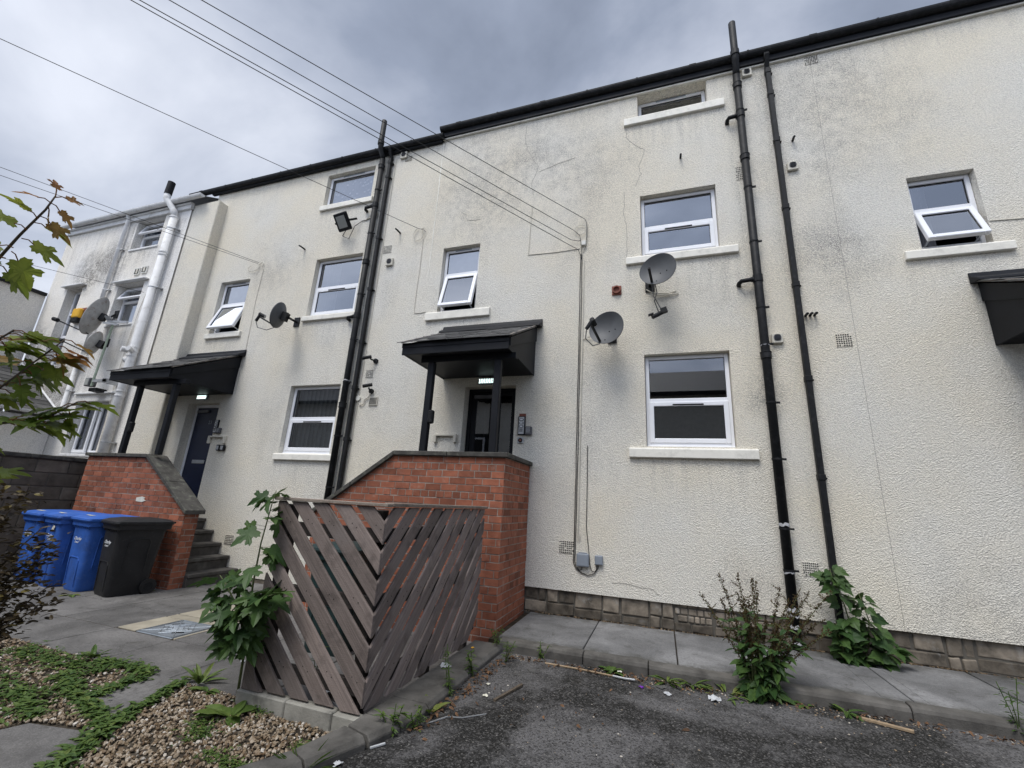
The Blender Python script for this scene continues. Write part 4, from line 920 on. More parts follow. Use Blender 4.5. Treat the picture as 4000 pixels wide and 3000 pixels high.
def fan(x, z, s, label):
    t = thing('fan_vent', (x, WY, z), label, 'vent', 'square fan vents on the cream wall')
    MB().box(x - s, x + s, WY - .045, WY - .001, z - s, z + s).build('housing', 'beige_plastic', t, bevel=.008)
    MB().disc((x, WY - .046, z + .01), (0, -1, 0), s * .68, .006, 20).build('grille', 'dark_steel', t)
    mb = MB()
    for k in range(5): mb.box(x - s * .5, x + s * .5, WY - .056, WY - .052, z + .01 + s * (-.5 + .25 * k) - .003, z + .01 + s * (-.5 + .25 * k) + .003)
    mb.build('louvre', 'hole_dark', t)
for a in ((1.51, 8.27, .07, 'square fan vent under the gutter right of the upper soil pipe'), (1.95, 6.385, .068, 'square fan vent right of the right downpipe at second floor height'), (1.51, 3.77, .066, 'square fan vent between the two right pipes level with the lower dish'),
          (-4.69, 5.75, .076, 'square fan vent right of the left downpipe below an air brick'), (-4.72, 8.2, .075, 'square fan vent under the gutter beside the left downpipe top')): fan(*a)
t = thing('louvre_vent', (-4.62, WY, 3.06), 'small beige louvred vent below the lower camera by the left downpipe', 'vent')
MB().box(-4.70, -4.53, WY - .02, WY - .001, 2.985, 3.14).build('surround', 'beige_plastic', t, bevel=.006)
mb = MB()
for k in range(6): mb.box(-4.68 + .024 * k, -4.668 + .024 * k, WY - .023, WY - .019, 3.005, 3.12)
mb.build('slot', 'hole_dark', t)
t = thing('flue_terminal', (-.53, WY, 4.70), 'square terracotta flue outlet on the wall above the lower right dish', 'vent')
MB().box(-.60, -.46, WY - .02, WY - .001, 4.625, 4.775).build('back_plate', 'terracotta', t, bevel=.006)
mb = MB(); n = 20
for k in range(n):
    a, b = 2 * math.pi * k / n, 2 * math.pi * (k + 1) / n
    for r0, r1 in ((.045, .062),): mb.prism([(-.53 + r0 * math.cos(a), 4.705 + r0 * math.sin(a)), (-.53 + r1 * math.cos(a), 4.705 + r1 * math.sin(a)), (-.53 + r1 * math.cos(b), 4.705 + r1 * math.sin(b)), (-.53 + r0 * math.cos(b), 4.705 + r0 * math.sin(b))], XZ(WY - .05), 0, .03)
mb.build('rim', 'terracotta', t)
def stub(x, z, dx, dz, label, ln=.13):
    mb = MB(); mb.tube([(x, WY, z), (x + dx * .3, WY - ln * .7, z + dz * .3), (x + dx * .4, WY - ln, z - .01)], .016, 10)
    one(mb, 'overflow_pipe', 'black_plastic', label, 'pipe', 'short black overflow pipe ends in the wall')
stub(-6.85, 6.36, 0, 0, 'short black pipe end sticking out of the wall left of the floodlight', .16); stub(-4.56, 6.37, 0, 0, 'short black pipe end between the left downpipe and the looped cable', .16)
stub(2.0, 6.84, 0, 0, 'short black pipe end above the fan vent right of the right downpipe', .10); stub(.472, 6.9, 0, 0, 'short black pipe end in the wall between the two right windows', .10)
for k in range(3): stub(1.865 + .05 * k, 4.07, 0, 0, ['leftmost', 'middle', 'rightmost'][k] + ' of three cut black pipe ends right of the right downpipe', .10)
# meter style boxes and door furniture
t = thing('junction_box', (-.993, WY, .845), 'larger grey box low on the wall with a raised top edge', 'box', 'grey cable boxes')
MB().box(-1.075, -.915, WY - .055, WY - .001, .765, .925).build('box_body', 'grey_box', t, bevel=.008); MB().box(-1.05, -.94, WY - .045, WY - .002, .926, .938).build('hinge', 'grey_box', t)
MB().box(-1.06, -.93, WY - .058, WY - .054, .78, .91).build('lid', 'grey_box', t, bevel=.004)
t = thing('junction_box', (-.787, WY, .86), 'smaller grey box low on the wall to the right of the larger one', 'box', 'grey cable boxes')
MB().box(-.838, -.737, WY - .045, WY - .001, .803, .918).build('box_body', 'grey_box', t, bevel=.006); MB().box(-.83, -.745, WY - .048, WY - .044, .812, .91).build('lid', 'grey_box', t, bevel=.003)
def entry_panel(x0, x1, z0, z1, label, nb=3):
    t = thing('entry_phone', (x0, WY, z0), label, 'entry phone'); w = x1 - x0
    MB().box(x0, x1, WY - .035, WY - .001, z0, z1).build('housing', 'black_plastic', t, bevel=.006); MB().box(x0 + .014, x1 - .014, WY - .038, WY - .034, z0 + .012, z1 - .012).build('face_plate', 'galvanised', t, bevel=.003)
    for k in range(nb):
        z = z1 - .055 - .05 * k
        b = MB().box(x0 + .024, x1 - .024, WY - .044, WY - .037, z - .016, z + .016).build('call_button', 'black_plastic', t, bevel=.004); MB().box(x0 + .034, x1 - .034, WY - .047, WY - .043, z - .008, z + .008).build('name_label', 'bin_print', b)
    mb = MB()
    for k in range(6): mb.box(x0 + .025, x1 - .03, WY - .040, WY - .037, z0 + .045 + .009 * k, z0 + .049 + .009 * k)
    mb.box(x0 + .022, x1 - .022, WY - .040, WY - .037, z0 + .125, z0 + .130); mb.build('speaker_grille', 'hole_dark', t); return t
def keypad(x0, x1, z0, z1, label):
    t = thing('keypad', (x0, WY, z0), label, 'keypad'); MB().box(x0, x1, WY - .05, WY - .001, z0, z1).build('housing', 'dark_steel', t, bevel=.012)
    mb = MB(); cx, cz = (x0 + x1) / 2 - .004, (z0 + z1) / 2 + .01
    for i in range(3):
        for j in range(4):
            MB().box(cx - .026 + .02 * i, cx - .012 + .02 * i, WY - .055, WY - .049, cz - .036 + .02 * j, cz - .023 + .02 * j).build('key', 'galvanised', t, bevel=.002)
MB().box(-1.975, -1.872, WY - .006, WY - .0005, 2.76, 2.815).build('rust_mark', 'terracotta', bld)
entry_panel(-1.983, -1.872, 2.490, 2.770, 'tall silver entry phone with three buttons right of the middle door')
keypad(-1.868, -1.762, 2.485, 2.615, 'grey number keypad beside the entry phone at the middle door')
t = thing('exit_button', (-1.935, WY, 2.41), 'square grey plate with a round dark socket below the entry phone at the middle door', 'switch')
MB().box(-1.984, -1.888, WY - .025, WY - .001, 2.366, 2.456).build('plate', 'galvanised', t, bevel=.006); MB().disc((-1.936, WY - .025, 2.411), (0, -1, 0), .034, .006, 16).build('socket', 'black_plastic', t); MB().disc((-1.936, WY - .031, 2.411), (0, -1, 0), .014, .003, 12).build('button', 'terracotta', t)
entry_panel(-8.19, -8.09, 2.50, 2.76, 'grey entry phone right of the navy door at the left'); keypad(-8.088, -7.985, 2.49, 2.60, 'grey number keypad beside the entry phone at the navy door')
def bracket(x0, x1, z0, z1, label):
    mb = MB(); d = .05; mb.box(x0, x1, WY - d, WY - .001, z1 - .028, z1); mb.box(x0, x0 + .04, WY - d, WY - .001, z0, z1 - .029); mb.box(x1 - .04, x1, WY - d, WY - .001, z0, z1 - .029)
    mb.box(x0 + .045, x0 + .06, WY - d + .01, WY - .002, z0 + .01, z1 - .03); mb.box(x1 - .06, x1 - .045, WY - d + .01, WY - .002, z0 + .01, z1 - .03)
    mb2 = MB(); P = [(x0, z0), (x0 + .05, z0), (x0 + .05, z1 - .03), (x1 - .05, z1 - .03), (x1 - .05, z0), (x1, z0), (x1, z1), (x0, z1)]
    mb2.prism(P, XZ(WY - d), 0, d - .001); one(mb2, 'box_frame', 'beige_plastic', label, 'frame', bevel=.006)
bracket(-3.37, -2.975, 2.365, 2.495, 'beige open-bottomed plastic frame on the wall left of the middle door')
bracket(-8.26, -7.81, 2.30, 2.445, 'beige open-bottomed plastic frame under the entry phone by the navy door')
for k in range(2):
    x = -7.93 + .11 * k; t = thing('key_safe', (x, WY, 2.22), ['left one of the two small key safes right of the navy door', 'right one of the two small key safes right of the navy door'][k], 'key safe')
    MB().box(x - .045, x + .045, WY - .06, WY - .001, 2.165, 2.275).build('casing', 'black_plastic', t, bevel=.014); MB().box(x - .03, x + .03, WY - .066, WY - .059, 2.18, 2.255).build('front', 'galvanised', t, bevel=.008)
# floodlight
t = thing('floodlight', (-5.74, WY, 6.75), 'black square floodlight tilted down below the top left window', 'lamp')
c = Vector((-5.80, 5.90, 6.70)); nz = Vector((-.10, -.72, -.62)).normalized(); ax = Vector((.97, -.12, 0)); ax = (ax - nz * ax.dot(nz)).normalized(); az = ax.cross(nz) * -1; az = nz.cross(ax)
MB().obox(c, ax, nz, az, .34, .06, .34).build('casing', 'black_plastic', t, bevel=.015)
MB().obox(c + nz * .031, ax, nz, az, .225, .008, .225).build('lens', 'lamp_glass', t, bevel=.003)
mb = MB(); mb.obox(c + ax * .182 - nz * .10, ax, nz, az, .008, .25, .04); mb.obox(c - ax * .182 - nz * .10, ax, nz, az, .008, .25, .04); mb.build('yoke', 'black_plastic', t)
mb = MB(); mb.tube([c + az * -.15 - nz * .03, c + Vector((.02, .04, -.30)), c + Vector((.13, .1, -.34)), c + Vector((.2, .12, -.05)), (-5.5, WY - .01, 6.80), (-5.2, WY - .01, 6.84)], .007, 6); mb.build('cable', 'black_cable', t)
one(MB().tube([(-5.42, WY - .01, 6.80), (-5.3, WY - .03, 6.87), (-5.15, WY - .02, 6.86), (-5.35, WY - .02, 6.82), (-5.12, WY - .02, 6.90)], .010, 6), 'coiled_cable', 'beige_plastic', 'bunched beige cable between the floodlight and the left pipes', 'cable')
# two small cameras by the left downpipe
def cctv(x, z, label, d):
    t = thing('security_camera', (x, WY, z), label, 'camera', 'small black security cameras'); MB().disc((x, WY, z), (0, -1, 0), .045, .03, 14).build('mount', 'black_plastic', t)
    MB().tube([(x, WY - .03, z), (x + d[0] * .4, WY - .08, z + d[1] * .3), Vector((x, WY - .1, z)) + Vector((d[0], 0, d[1])) * .6], .014, 8).build('arm', 'black_plastic', t)
    c = Vector((x + d[0], WY - .14, z + d[1])); MB().tube([c + Vector((-.07, -.03, -.02)), c + Vector((.07, .03, .02))], .03, 12).build('body', 'black_plastic', t)
cctv(-4.68, 3.79, 'small black camera on an arm, the upper of two by the left downpipe', (-.10, .03)); cctv(-4.68, 3.24, 'small black camera pointing down, the lower of two by the left downpipe', (.0, .07))
t = thing('cable_junction', (-4.95, WY, 3.13), 'round white cable junction with looping white cable beside the left downpipe', 'junction'); MB().disc((-4.93, WY, 3.12), (0, -1, 0), .045, .03, 18).build('round_box', 'white_plastic', t)
MB().tube([(-4.90, WY - .015, 3.04), (-4.86, WY - .02, 2.99), (-4.80, WY - .02, 3.02), (-4.79, WY - .02, 3.1), (-4.72, WY - .02, 3.13), (-4.68, WY - .03, 3.2)], .009, 6).build('cable', 'white_cable', t)
# ---------------------------------------------------------------- satellite dishes
def dish(loc, dirn, w, h, label, lnb=True, mat='dish_grey', mount=None, roll=0, arm_dir=None, hang=False):
    c = Vector(loc); d = Vector(dirn).normalized(); ax = Vector((0, 0, 1)).cross(d).normalized(); up = d.cross(ax)
    if roll: q = Matrix.Rotation(roll, 3, d); ax = q @ ax; up = q @ up
    t = thing('satellite_dish', c, label, 'satellite dish', 'satellite dishes on the house walls')
    mb = MB(); nr, na = 6, 30; dep = .085 * (w / .5)
    for side in (0, 1):
        o = len(mb.v)
        for r in range(nr + 1):
            for a in range(na):
                th = 2 * math.pi * a / na; q = r / nr; rr = q
                egg = 1 + .10 * math.sin(th) * -.6
                mb.v.append(tuple(c + ax * (w / 2 * rr * math.cos(th) * egg) + up * (h / 2 * rr * math.sin(th)) + d * (dep * (q * q - 1) - side * .012))); mb.t.append(.5)
        for r in range(nr):
            for a in range(na): mb.f.append((o + r * na + a, o + r * na + (a + 1) % na, o + (r + 1) * na + (a + 1) % na, o + (r + 1) * na + a))
    o1 = nr * na; o2 = (nr + 1) * na + nr * na
    for a in range(na): mb.f.append((o1 + a, o1 + (a + 1) % na, o2 + (a + 1) % na, o2 + a))
    mb.build('reflector', mat, t, smooth=True).modifiers.new('es', 'EDGE_SPLIT').split_angle = rad(50)
    bk = c - d * (dep + .02); wall = Vector(mount)
    mb = MB(); mb.obox(bk - d * .04, ax, d, up, .10, .10, .16); mb.tube([bk - d * .05, bk - d * .12, (wall.x, bk.y * .3 + wall.y * .7, wall.z), wall], .022, 10); mb.obox(wall + Vector((0, -.01, 0)), (1, 0, 0), (0, 1, 0), (0, 0, 1), .13, .018, .19)
    mb.build('bracket', 'black_plastic', t)
    foot = c - up * (h * .43) - d * .02
    if lnb:
        tip = foot + d * (w * .68) + up * (h * .16); MB().obox((foot + tip) / 2, ax, tip - foot, (tip - foot).cross(ax), .03, (tip - foot).length, .024).build('arm', 'black_plastic', t)
        l = MB(); l.tube([tip - d * .07 + up * .035, tip + d * .045 + up * .06], .034, 12); l.tube([tip + up * .04 + d * .03, tip - up * .09 + d * .05], .026, 10); l.build('receiver', 'black_plastic', t, smooth=False)
        MB().disc(tip - d * .074 + up * .034, -d, .028, .004, 12).build('receiver_cap', 'white_plastic', t)
        MB().tube([tip - up * .09 + d * .05, tip - up * .2 - d * .03, foot - up * .12 + d * .1, foot - up * .03 - d * .02], .007, 6).build('cable', 'dish_grey', t)
    elif hang:
        b = foot + d * .08 + up * .06; MB().obox(foot + d * .10 + up * .05, ax, d * .94 + up * .34, up, .026, .25, .026).build('arm', 'black_plastic', t)
        e = foot + Vector((.09, 0, -.48)); MB().tube([foot - d * .02 + ax * .05, foot + Vector((.07, 0, -.16)), foot + Vector((.03, 0, -.28)), e + Vector((-.02, 0, .06)), e], .007, 6).build('cable', 'black_cable', t)
        MB().tube([foot - d * .02, foot + Vector((.02, .01, -.2)), e + Vector((.03, 0, .05))], .006, 6).build('cable', 'black_cable', t)
        l = MB(); l.tube([e + Vector((.05, .02, .03)), e + Vector((-.09, -.03, -.06))], .030, 12); l.obox(e + Vector((.06, 0, .04)), (1, 0, .3), (0, 1, 0), (-.3, 0, 1), .08, .06, .07); l.obox(e + Vector((-.11, -.03, -.02)), (1, 0, .3), (0, 1, 0), (-.3, 0, 1), .07, .05, .015); l.build('receiver', 'black_plastic', t)
    hl = MB()
    for u, v in ((.02, -.02), (.10, .03), (.05, -.17)):
        q = (u * u / (w / 2) ** 2 + v * v / (h / 2) ** 2); p = c + ax * u + up * v + d * (dep * (q - 1) + .001); hl.disc(p, d, .009, .003, 8)
    hl.build('bolt', 'hole_dark', t); return t
dish((.065, 5.72, 4.785), (-.30, -.93, .12), .52, .50, 'upper dark dish below the right window, its receiver dangling on a cable', False, mount=(-.05, WY, 4.72), hang=True, roll=-.45)
dish((-.645, 5.72, 3.955), (-.30, -.93, .12), .52, .50, 'lower dark dish with receiver arm, hanging left of the ground floor window', True, mount=(-.60, WY, 3.95), roll=-.45)
dish((-6.63, 5.62, 4.64), (-.93, -.32, .22), .46, .50, 'dark dish seen edge on, between the two left windows', True, mount=(-6.66, WY, 4.70))
MB().tube([(-.1, WY - .02, 4.66), (.0, WY - .03, 4.58), (.2, WY - .02, 4.57), (.31, WY - .01, 4.60)], .008, 6).build('cable', 'beige_plastic', bld); MB().tube([(-.08, WY - .02, 4.64), (.05, WY - .03, 4.55), (.28, WY - .02, 4.545), (.34, WY - .01, 4.56)], .008, 6).build('cable', 'beige_plastic', bld)
MB().tube([(-1.03, WY - .01, 3.945), (-.85, WY - .05, 3.99)], .006, 6).build('cable', 'beige_plastic', bld)
# mast on the white house with its two dishes, aerial and lamp
t = thing('aerial_mast', (-11.4, 5.6, 3.4), 'thin greenish mast with an aerial on the white house, carrying two dishes', 'aerial')
MB().tube([(-11.42, 5.60, 3.42), (-11.36, 5.60, 4.92)], .024, 10).build('mast', 'green_pole', t); mb = MB(); mb.box(-11.43, -11.02, 5.58, 5.62, 3.50, 3.56); mb.box(-11.08, -11.02, 5.58, HW, 3.48, 3.58); mb.build('wall_bracket', 'galvanised', t)
mb = MB(); mb.obox((-11.15, 5.56, 4.86), (1, .05, -.10), (0, 1, 0), (.1, 0, 1), .62, .035, .05); mb.obox((-11.25, 5.50, 4.80), (1, .1, -.15), (0, 1, 0), (.1, 0, 1), .45, .03, .04); mb.build('boom', 'galvanised', t)
mb = MB()
for k in range(4): mb.obox((-11.52 + .06 * k, 5.55, 4.93 - .01 * k), (.5, -.6, .3), (0, 1, 0), (0, 0, 1), .26, .012, .03)
mb.build('aerial_element', 'galvanised', t); MB().obox((-11.36, 5.58, 4.90), (1, 0, 0), (0, 1, 0), (0, 0, 1), .12, .08, .09).build('clamp', 'dark_steel', t)
def white_dish(c, d, w, h, label, mat, arm):
    t_ = dish(c, d, w, h, label, False, mat, mount=(-11.40, 5.63, c[2] + .02), roll=.22); c = Vector(c); d = Vector(d).normalized(); f = c - Vector((0, 0, h * .46)); tip = f + d * arm + Vector((0, 0, .12))
    MB().obox((f + tip) / 2, (tip - f).cross(Vector((0, 0, 1))), tip - f, (0, 0, 1), .025, (tip - f).length, .025).build('arm', 'black_plastic', t_); MB().tube([tip, tip + Vector((-.1, -.03, .03))], .045, 10).build('receiver', 'black_plastic', t_)
white_dish((-11.92, 5.50, 5.06), (-.80, -.56, .16), .62, .98, 'big pale dish on the mast of the white house', 'dish_rusty', .62); white_dish((-11.62, 5.50, 4.38), (-.80, -.56, .16), .46, .56, 'small grey dish below the big one on the white house mast', 'dish_rusty', .55)
t = thing('wall_lamp', (-11.45, 5.66, 3.45), 'small square black wall lamp at the foot of the mast on the white house', 'lamp'); MB().box(-11.62, -11.46, 5.56, 5.70, 3.42, 3.60).build('housing', 'dark_steel', t, bevel=.01); MB().box(-11.60, -11.48, 5.552, 5.562, 3.44, 3.58).build('glass_front', 'lamp_glass', t); MB().obox((-11.44, 5.74, 3.36), (1, 0, 0), (0, 1, 0), (0, 0, 1), .24, .2, .07).build('arm', 'black_plastic', t)
t = thing('alarm_box', (-13.24, HW, 5.3), 'yellow alarm box with a dark base on the white house', 'alarm')
MB().box(-13.40, -13.06, HW - .012, HW - .001, 5.13, 5.52).build('back_board', 'terracotta', t); MB().box(-13.38, -13.12, HW - .11, HW - .012, 5.24, 5.48).build('cover', 'yellow_plastic', t, bevel=.02); MB().box(-13.37, -13.13, HW - .105, HW - .012, 5.12, 5.238).build('base', 'black_plastic', t, bevel=.012)
# ---------------------------------------------------------------- cables
def cable(pts, r, mat, label, group=None, name='cable', n=5):
    return one(MB().tube(pts, r, n), name, mat, label, 'cable', group)
POLE = Vector((-33, -37, 6.4))
def aerial(end, off, label, sag=.35, tail=()):
    a = POLE + Vector(off); b = Vector(end); pts = []
    for k in range(41):
        t_ = (k / 40) ** .6; p = a + (b - a) * t_; p.z -= sag * 4 * t_ * (1 - t_); pts.append(p)
    return cable(pts + [Vector(p) for p in tail], .0046, 'black_cable', label, 'cables running from the wall out over the yard', 'overhead_cable', 6)
y = WY - .03
aerial((-1.02, y, 6.03), (1.0, -.6, .4), 'overhead cable nearest the roof, the topmost of the four reaching the wall', tail=[(-.99, y, 5.95), (-.985, y, 5.7), (-1.0, y, 5.6)])
aerial((-1.21, y, 5.86), (.4, -.3, 2.0), 'overhead cable second from the roof among the four reaching the wall', tail=[(-1.10, y, 5.74), (-1.075, y, 5.55), (-1.07, y, 5.3)])
aerial((-1.24, y, 5.68), (0, 0, 2.5), 'overhead cable third from the roof among the four reaching the wall', tail=[(-1.12, y, 5.64), (-1.08, y, 5.65)])
aerial((-1.28, y, 5.60), (-.3, .2, 3.3), 'overhead cable lowest of the four reaching the wall', tail=[(-1.12, y, 5.48), (-1.06, y, 5.3)])
aerial((-4.177, y, 6.40), (-.8, .4, 1.9), 'single overhead cable crossing in front of the top left window', tail=[(-4.02, y, 6.33), (-3.98, y, 6.28)])
aerial((-8.02, y, 6.19), (-1.6, .9, 2.9), 'upper of two overhead cables passing the white house roof'); aerial((-8.04, y, 6.17), (-2.0, 1.2, 2.4), 'lower of two overhead cables passing the white house roof', .55)
aerial((-11.02, HW - .05, 5.68), (-3.0, 2, -1.5), 'thin overhead cable ending above the middle window of the white house', .2)
def loop(cx, cz, rx_, rz, a0=0, a1=360, yy=WY - .025, n=18): return [(cx + rx_ * math.cos(rad(a0 + (a1 - a0) * k / n)), yy - .006 * (k % 2), cz + rz * math.sin(rad(a0 + (a1 - a0) * k / n))) for k in range(n + 1)]
cable(loop(-4.13, 6.26, .11, .13, 100, 330) + [(-4.04, y, 6.2), (-4.10, y, 6.36), (-4.02, y, 6.38), (-4.02, y, 6.28), (-4.05, y, 6.16)], .006, 'beige_plastic', 'looped cable end above the narrow middle window')
cable([(-4.03, WY - .006, 6.15), (-4.027, WY - .006, 5.6), (-4.035, WY - .006, 5.1), (-4.037, WY - .006, 4.72), (-4.02, WY - .006, 4.65), (-3.95, WY - .006, 4.645), (-3.8, WY - .006, 4.655)], .006, 'white_cable', 'white cable running down to the sill of the narrow middle window')
cable(loop(-8.15, 6.08, .16, .07, 120, 400) + [(-7.92, y, 6.2), (-7.88, y, 6.15), (-7.9, y, 6.05)], .006, 'beige_plastic', 'looped cable end above the narrow left window')
cable([(-7.88, WY - .006, 6.04), (-7.895, WY - .006, 5.4), (-7.87, WY - .006, 4.7), (-7.855, WY - .006, 4.3), (-7.86, WY - .01, 3.6), (-7.85, WY - .008, 3.27)], .005, 'white_cable', 'thin white cable from the looped end down to the left canopy')
cable(loop(-1.09, 5.846, .09, .09, 0, 360), .005, 'beige_plastic', 'coil of beige cable beside the white box where the overhead cables land')
t = thing('cable_box', (-1.03, WY, 5.59), 'small white box on the wall where the overhead cables come down', 'box'); MB().box(-1.07, -1.0, WY - .05, WY - .001, 5.54, 5.63).build('box_body', 'white_plastic', t, bevel=.008); MB().box(-1.066, -1.004, WY - .054, WY - .049, 5.545, 5.60).build('lid', 'white_plastic', t, bevel=.004)
cable([(-1.00, y, 5.95), (-1.0, y, 5.62), (-1.03, WY - .02, 5.5), (-1.055, WY - .02, 5.45)], .006, 'beige_plastic', 'beige cable looping past the white box')
def down(x0, x1, label, xs_, end, mat='black_cable', r=.0055):
    pts = []
    for k in range(15):
        tt = k / 14; pts.append((x0 + (x1 - x0) * tt + R.uniform(-.004, .004), WY - .012, 5.4 - (5.4 - 1.0) * tt))
    return cable(pts + end, r, mat, label, 'cables clipped down the wall')
down(-1.085, -1.115, 'left black cable clipped down the wall to the smaller grey box', 0, [(-1.125, WY - .012, .82), (-1.09, WY - .012, .735), (-1.02, WY - .012, .69), (-.93, WY - .012, .665), (-.85, WY - .012, .69), (-.80, WY - .012, .76), (-.795, WY - .012, .81)])
down(-1.06, -1.095, 'right black cable clipped down the wall to the larger grey box', 0, [(-1.105, WY - .012, .82), (-1.08, WY - .012, .75), (-1.04, WY - .012, .715), (-1.01, WY - .012, .73), (-1.005, WY - .012, .77)])
cable([(-1.03, WY - .012, 5.3), (-1.04, WY - .012, 3.4), (-1.062, WY - .012, 1.3), (-1.07, WY - .014, 1.12), (-1.05, WY - .02, 1.08), (-1.04, WY - .02, 1.16)], .007, 'white_cable', 'white cable clipped down the wall beside two black ones')
cable([(-.95, WY - .012, 2.35), (-.95, WY - .012, 1.7), (-.955, WY - .012, 1.25), (-.93, WY - .012, 1.05), (-.905, WY - .012, .8), (-.88, WY - .012, .72), (-.845, WY - .012, .715), (-.82, WY - .012, .74), (-.81, WY - .012, .81)], .005, 'black_cable', 'short black cable right of the clipped pair, ending at the smaller grey box')
cable([(-1.94, WY - .006, 6.46), (-1.965, WY - .006, 5.52), (-1.5, WY - .006, 5.505), (-1.1, WY - .006, 5.515)], .006, 'beige_plastic', 'thin beige cable making a corner left of the cable box')
cable([(-4.90, WY - .008, 8.2), (-4.905, WY - .008, 6.0), (-4.93, WY - .008, 3.2), (-4.955, WY - .008, .5)], .006, 'white_cable', 'white cable running down beside the left square downpipe')
cable([(3.91, WY - .006, 5.145), (4.3, WY - .006, 5.12), (6, WY - .006, 5.05)], .006, 'beige_plastic', 'thin cable running right from the tilted right hand window')
cable([(-11.02, HW - .01, 5.66), (-11.06, HW - .02, 5.3), (-11.12, HW - .02, 4.4), (-11.1, HW - .02, 3.4), (-11.0, HW - .02, 2.2)], .006, 'white_cable', 'thin white cable running down the white house wall by the soil pipe')

# ---------------------------------------------------------------- wheelie bins
def make_bin(name, mat, label, cat='wheelie bin'):
    t = thing(name, (0, 0, 0), label, cat, 'wheelie bins'); H = .93
    def rr(w, d, z, y0, r=.05, n=4):
        p = []
        for cx, cy, a0 in ((w / 2 - r, y0 + r, -90), (w / 2 - r, y0 + d - r, 0), (-w / 2 + r, y0 + d - r, 90), (-w / 2 + r, y0 + r, 180)):
            for k in range(n + 1): a = rad(a0 + 90 * k / n); p.append((cx + r * math.cos(a), cy + r * math.sin(a), z))
        return p
    lv = [(.40, .42, .0, .06), (.43, .46, .03, .05), (.455, .50, .35, .025), (.485, .565, .80, .0), (.50, .585, .86, -.005)]
    mb = MB(); vs = []; n = 20
    for w, d, z, y0 in lv: vs += rr(w, d, z, y0, .055)
    fs = [(i * n + k, i * n + (k + 1) % n, (i + 1) * n + (k + 1) % n, (i + 1) * n + k) for i in range(len(lv) - 1) for k in range(n)] + [tuple(range(n))[::-1]]
    mb.add(vs, fs); vs = rr(.545, .645, .86, -.03, .04) + rr(.555, .655, H, -.035, .04) + rr(.50, .60, H, -.005, .04)
    mb.add(vs, [(i * n + k, i * n + (k + 1) % n, (i + 1) * n + (k + 1) % n, (i + 1) * n + k) for i in range(2) for k in range(n)] + [tuple(range(n))[::-1]])
    mb.build('body', mat, t, smooth=True).modifiers.new('es', 'EDGE_SPLIT').split_angle = rad(35)
    mb = MB()
    for k in range(9): x = -.22 + .055 * k; mb.prism([(x - .022, .86), (x + .022, .86), (x, .825)], XZ(-.012), 0, .02)
    mb.build('rim_tooth', mat, t)
    mb = MB(); vs = rr(.575, .68, .925, -.055, .045) + rr(.59, .70, .945, -.065, .05) + rr(.585, .69, .968, -.06, .05) + rr(.50, .58, .995, .0, .06) + rr(.3, .35, 1.012, .1, .06)
    mb.add(vs, [(i * n + k, i * n + (k + 1) % n, (i + 1) * n + (k + 1) % n, (i + 1) * n + k) for i in range(4) for k in range(n)] + [tuple(range(n))[::-1], tuple(range(4 * n, 5 * n))])
    mb.build('lid', mat, t, smooth=True).modifiers.new('es', 'EDGE_SPLIT').split_angle = rad(30)
    MB().tube([(-.2, .66, .95), (.2, .66, .95)], .016, 10).build('handle', mat, t)
    for sx in (-1, 1):
        w = MB().tube([(sx * .20, .50, .10), (sx * .255, .50, .10)], .10, 20).build('wheel', 'rubber', t); MB().disc((sx * .256, .50, .10), (sx, 0, 0), .055, .004, 14).build('hub', 'black_plastic', w)
    # raised panel lines on front and sides
    mb = MB()
    for sx in (-1, 1): mb.tube([(sx * .236, .15, .30), (sx * .25, .15, .70), (sx * .253, .20, .74), (sx * .253, .36, .74), (sx * .25, .40, .70), (sx * .24, .40, .3)], .006, 5)
    mb.build('side_rib', mat, t); mb = MB(); mb.tube([(-.14, .036, .06), (-.14, .018, .40), (-.11, .016, .44), (.11, .016, .44), (.14, .018, .40), (.14, .036, .06)], .006, 5); mb.build('front_rib', mat, t)
    tilt = Matrix.Rotation(rad(87), 4, 'X')
    a = textmesh('Chorley', .062, 'bin_print', t, Matrix.Translation((-.03, .0025, .665)) @ tilt, 'council_lettering', .001, .12)
    textmesh('Council', .036, 'bin_print', t, Matrix.Translation((-.045, .005, .625)) @ tilt, 'council_lettering', .001)
    return t
b0 = make_bin('wheelie_bin', 'bin_blue', 'blue wheelie bin furthest left of the three, partly behind the dark shrub')
bl = [(-9.06, 4.27, rad(-5)), (-8.47, 4.24, rad(-9)), (-7.87, 4.27, rad(-8))]
b1 = copy_tree(b0, (bl[1][0], bl[1][1], 0), bl[1][2], 'middle blue wheelie bin of three, with a torn pale patch on its front'); b2 = copy_tree(b0, (bl[2][0], bl[2][1], 0), bl[2][2], 'blue wheelie bin next to the black one'); b0.location = (bl[0][0], bl[0][1], 0); b0.rotation_euler = (0, 0, bl[0][2])
k1 = make_bin('wheelie_bin', 'bin_black', 'black wheelie bin in front of the brick stair pier'); k1.location = (-7.24, 4.28, 0); k1.rotation_euler = (0, 0, rad(-12))
def plain_copy(src, mat, loc, rz, label):
    c = copy_tree(src, loc, rz, label)
    for ch in list(c.children):
        if ch.name.startswith('council'): bpy.data.objects.remove(ch); continue
        if ch.type == 'MESH' and ch.data.materials[0].name in ('bin_black', 'bin_blue'):
            ch.data = ch.data.copy(); ch.data.materials[0] = MATS[mat]
    return c
plain_copy(k1, 'bin_green', (-3.15, 3.86, 0), rad(4), 'dark green wheelie bin behind the slatted fence'); plain_copy(k1, 'bin_brown', (-9.66, 3.72, 0), rad(80), 'brown wheelie bin by the block wall, mostly hidden by the dark shrub')
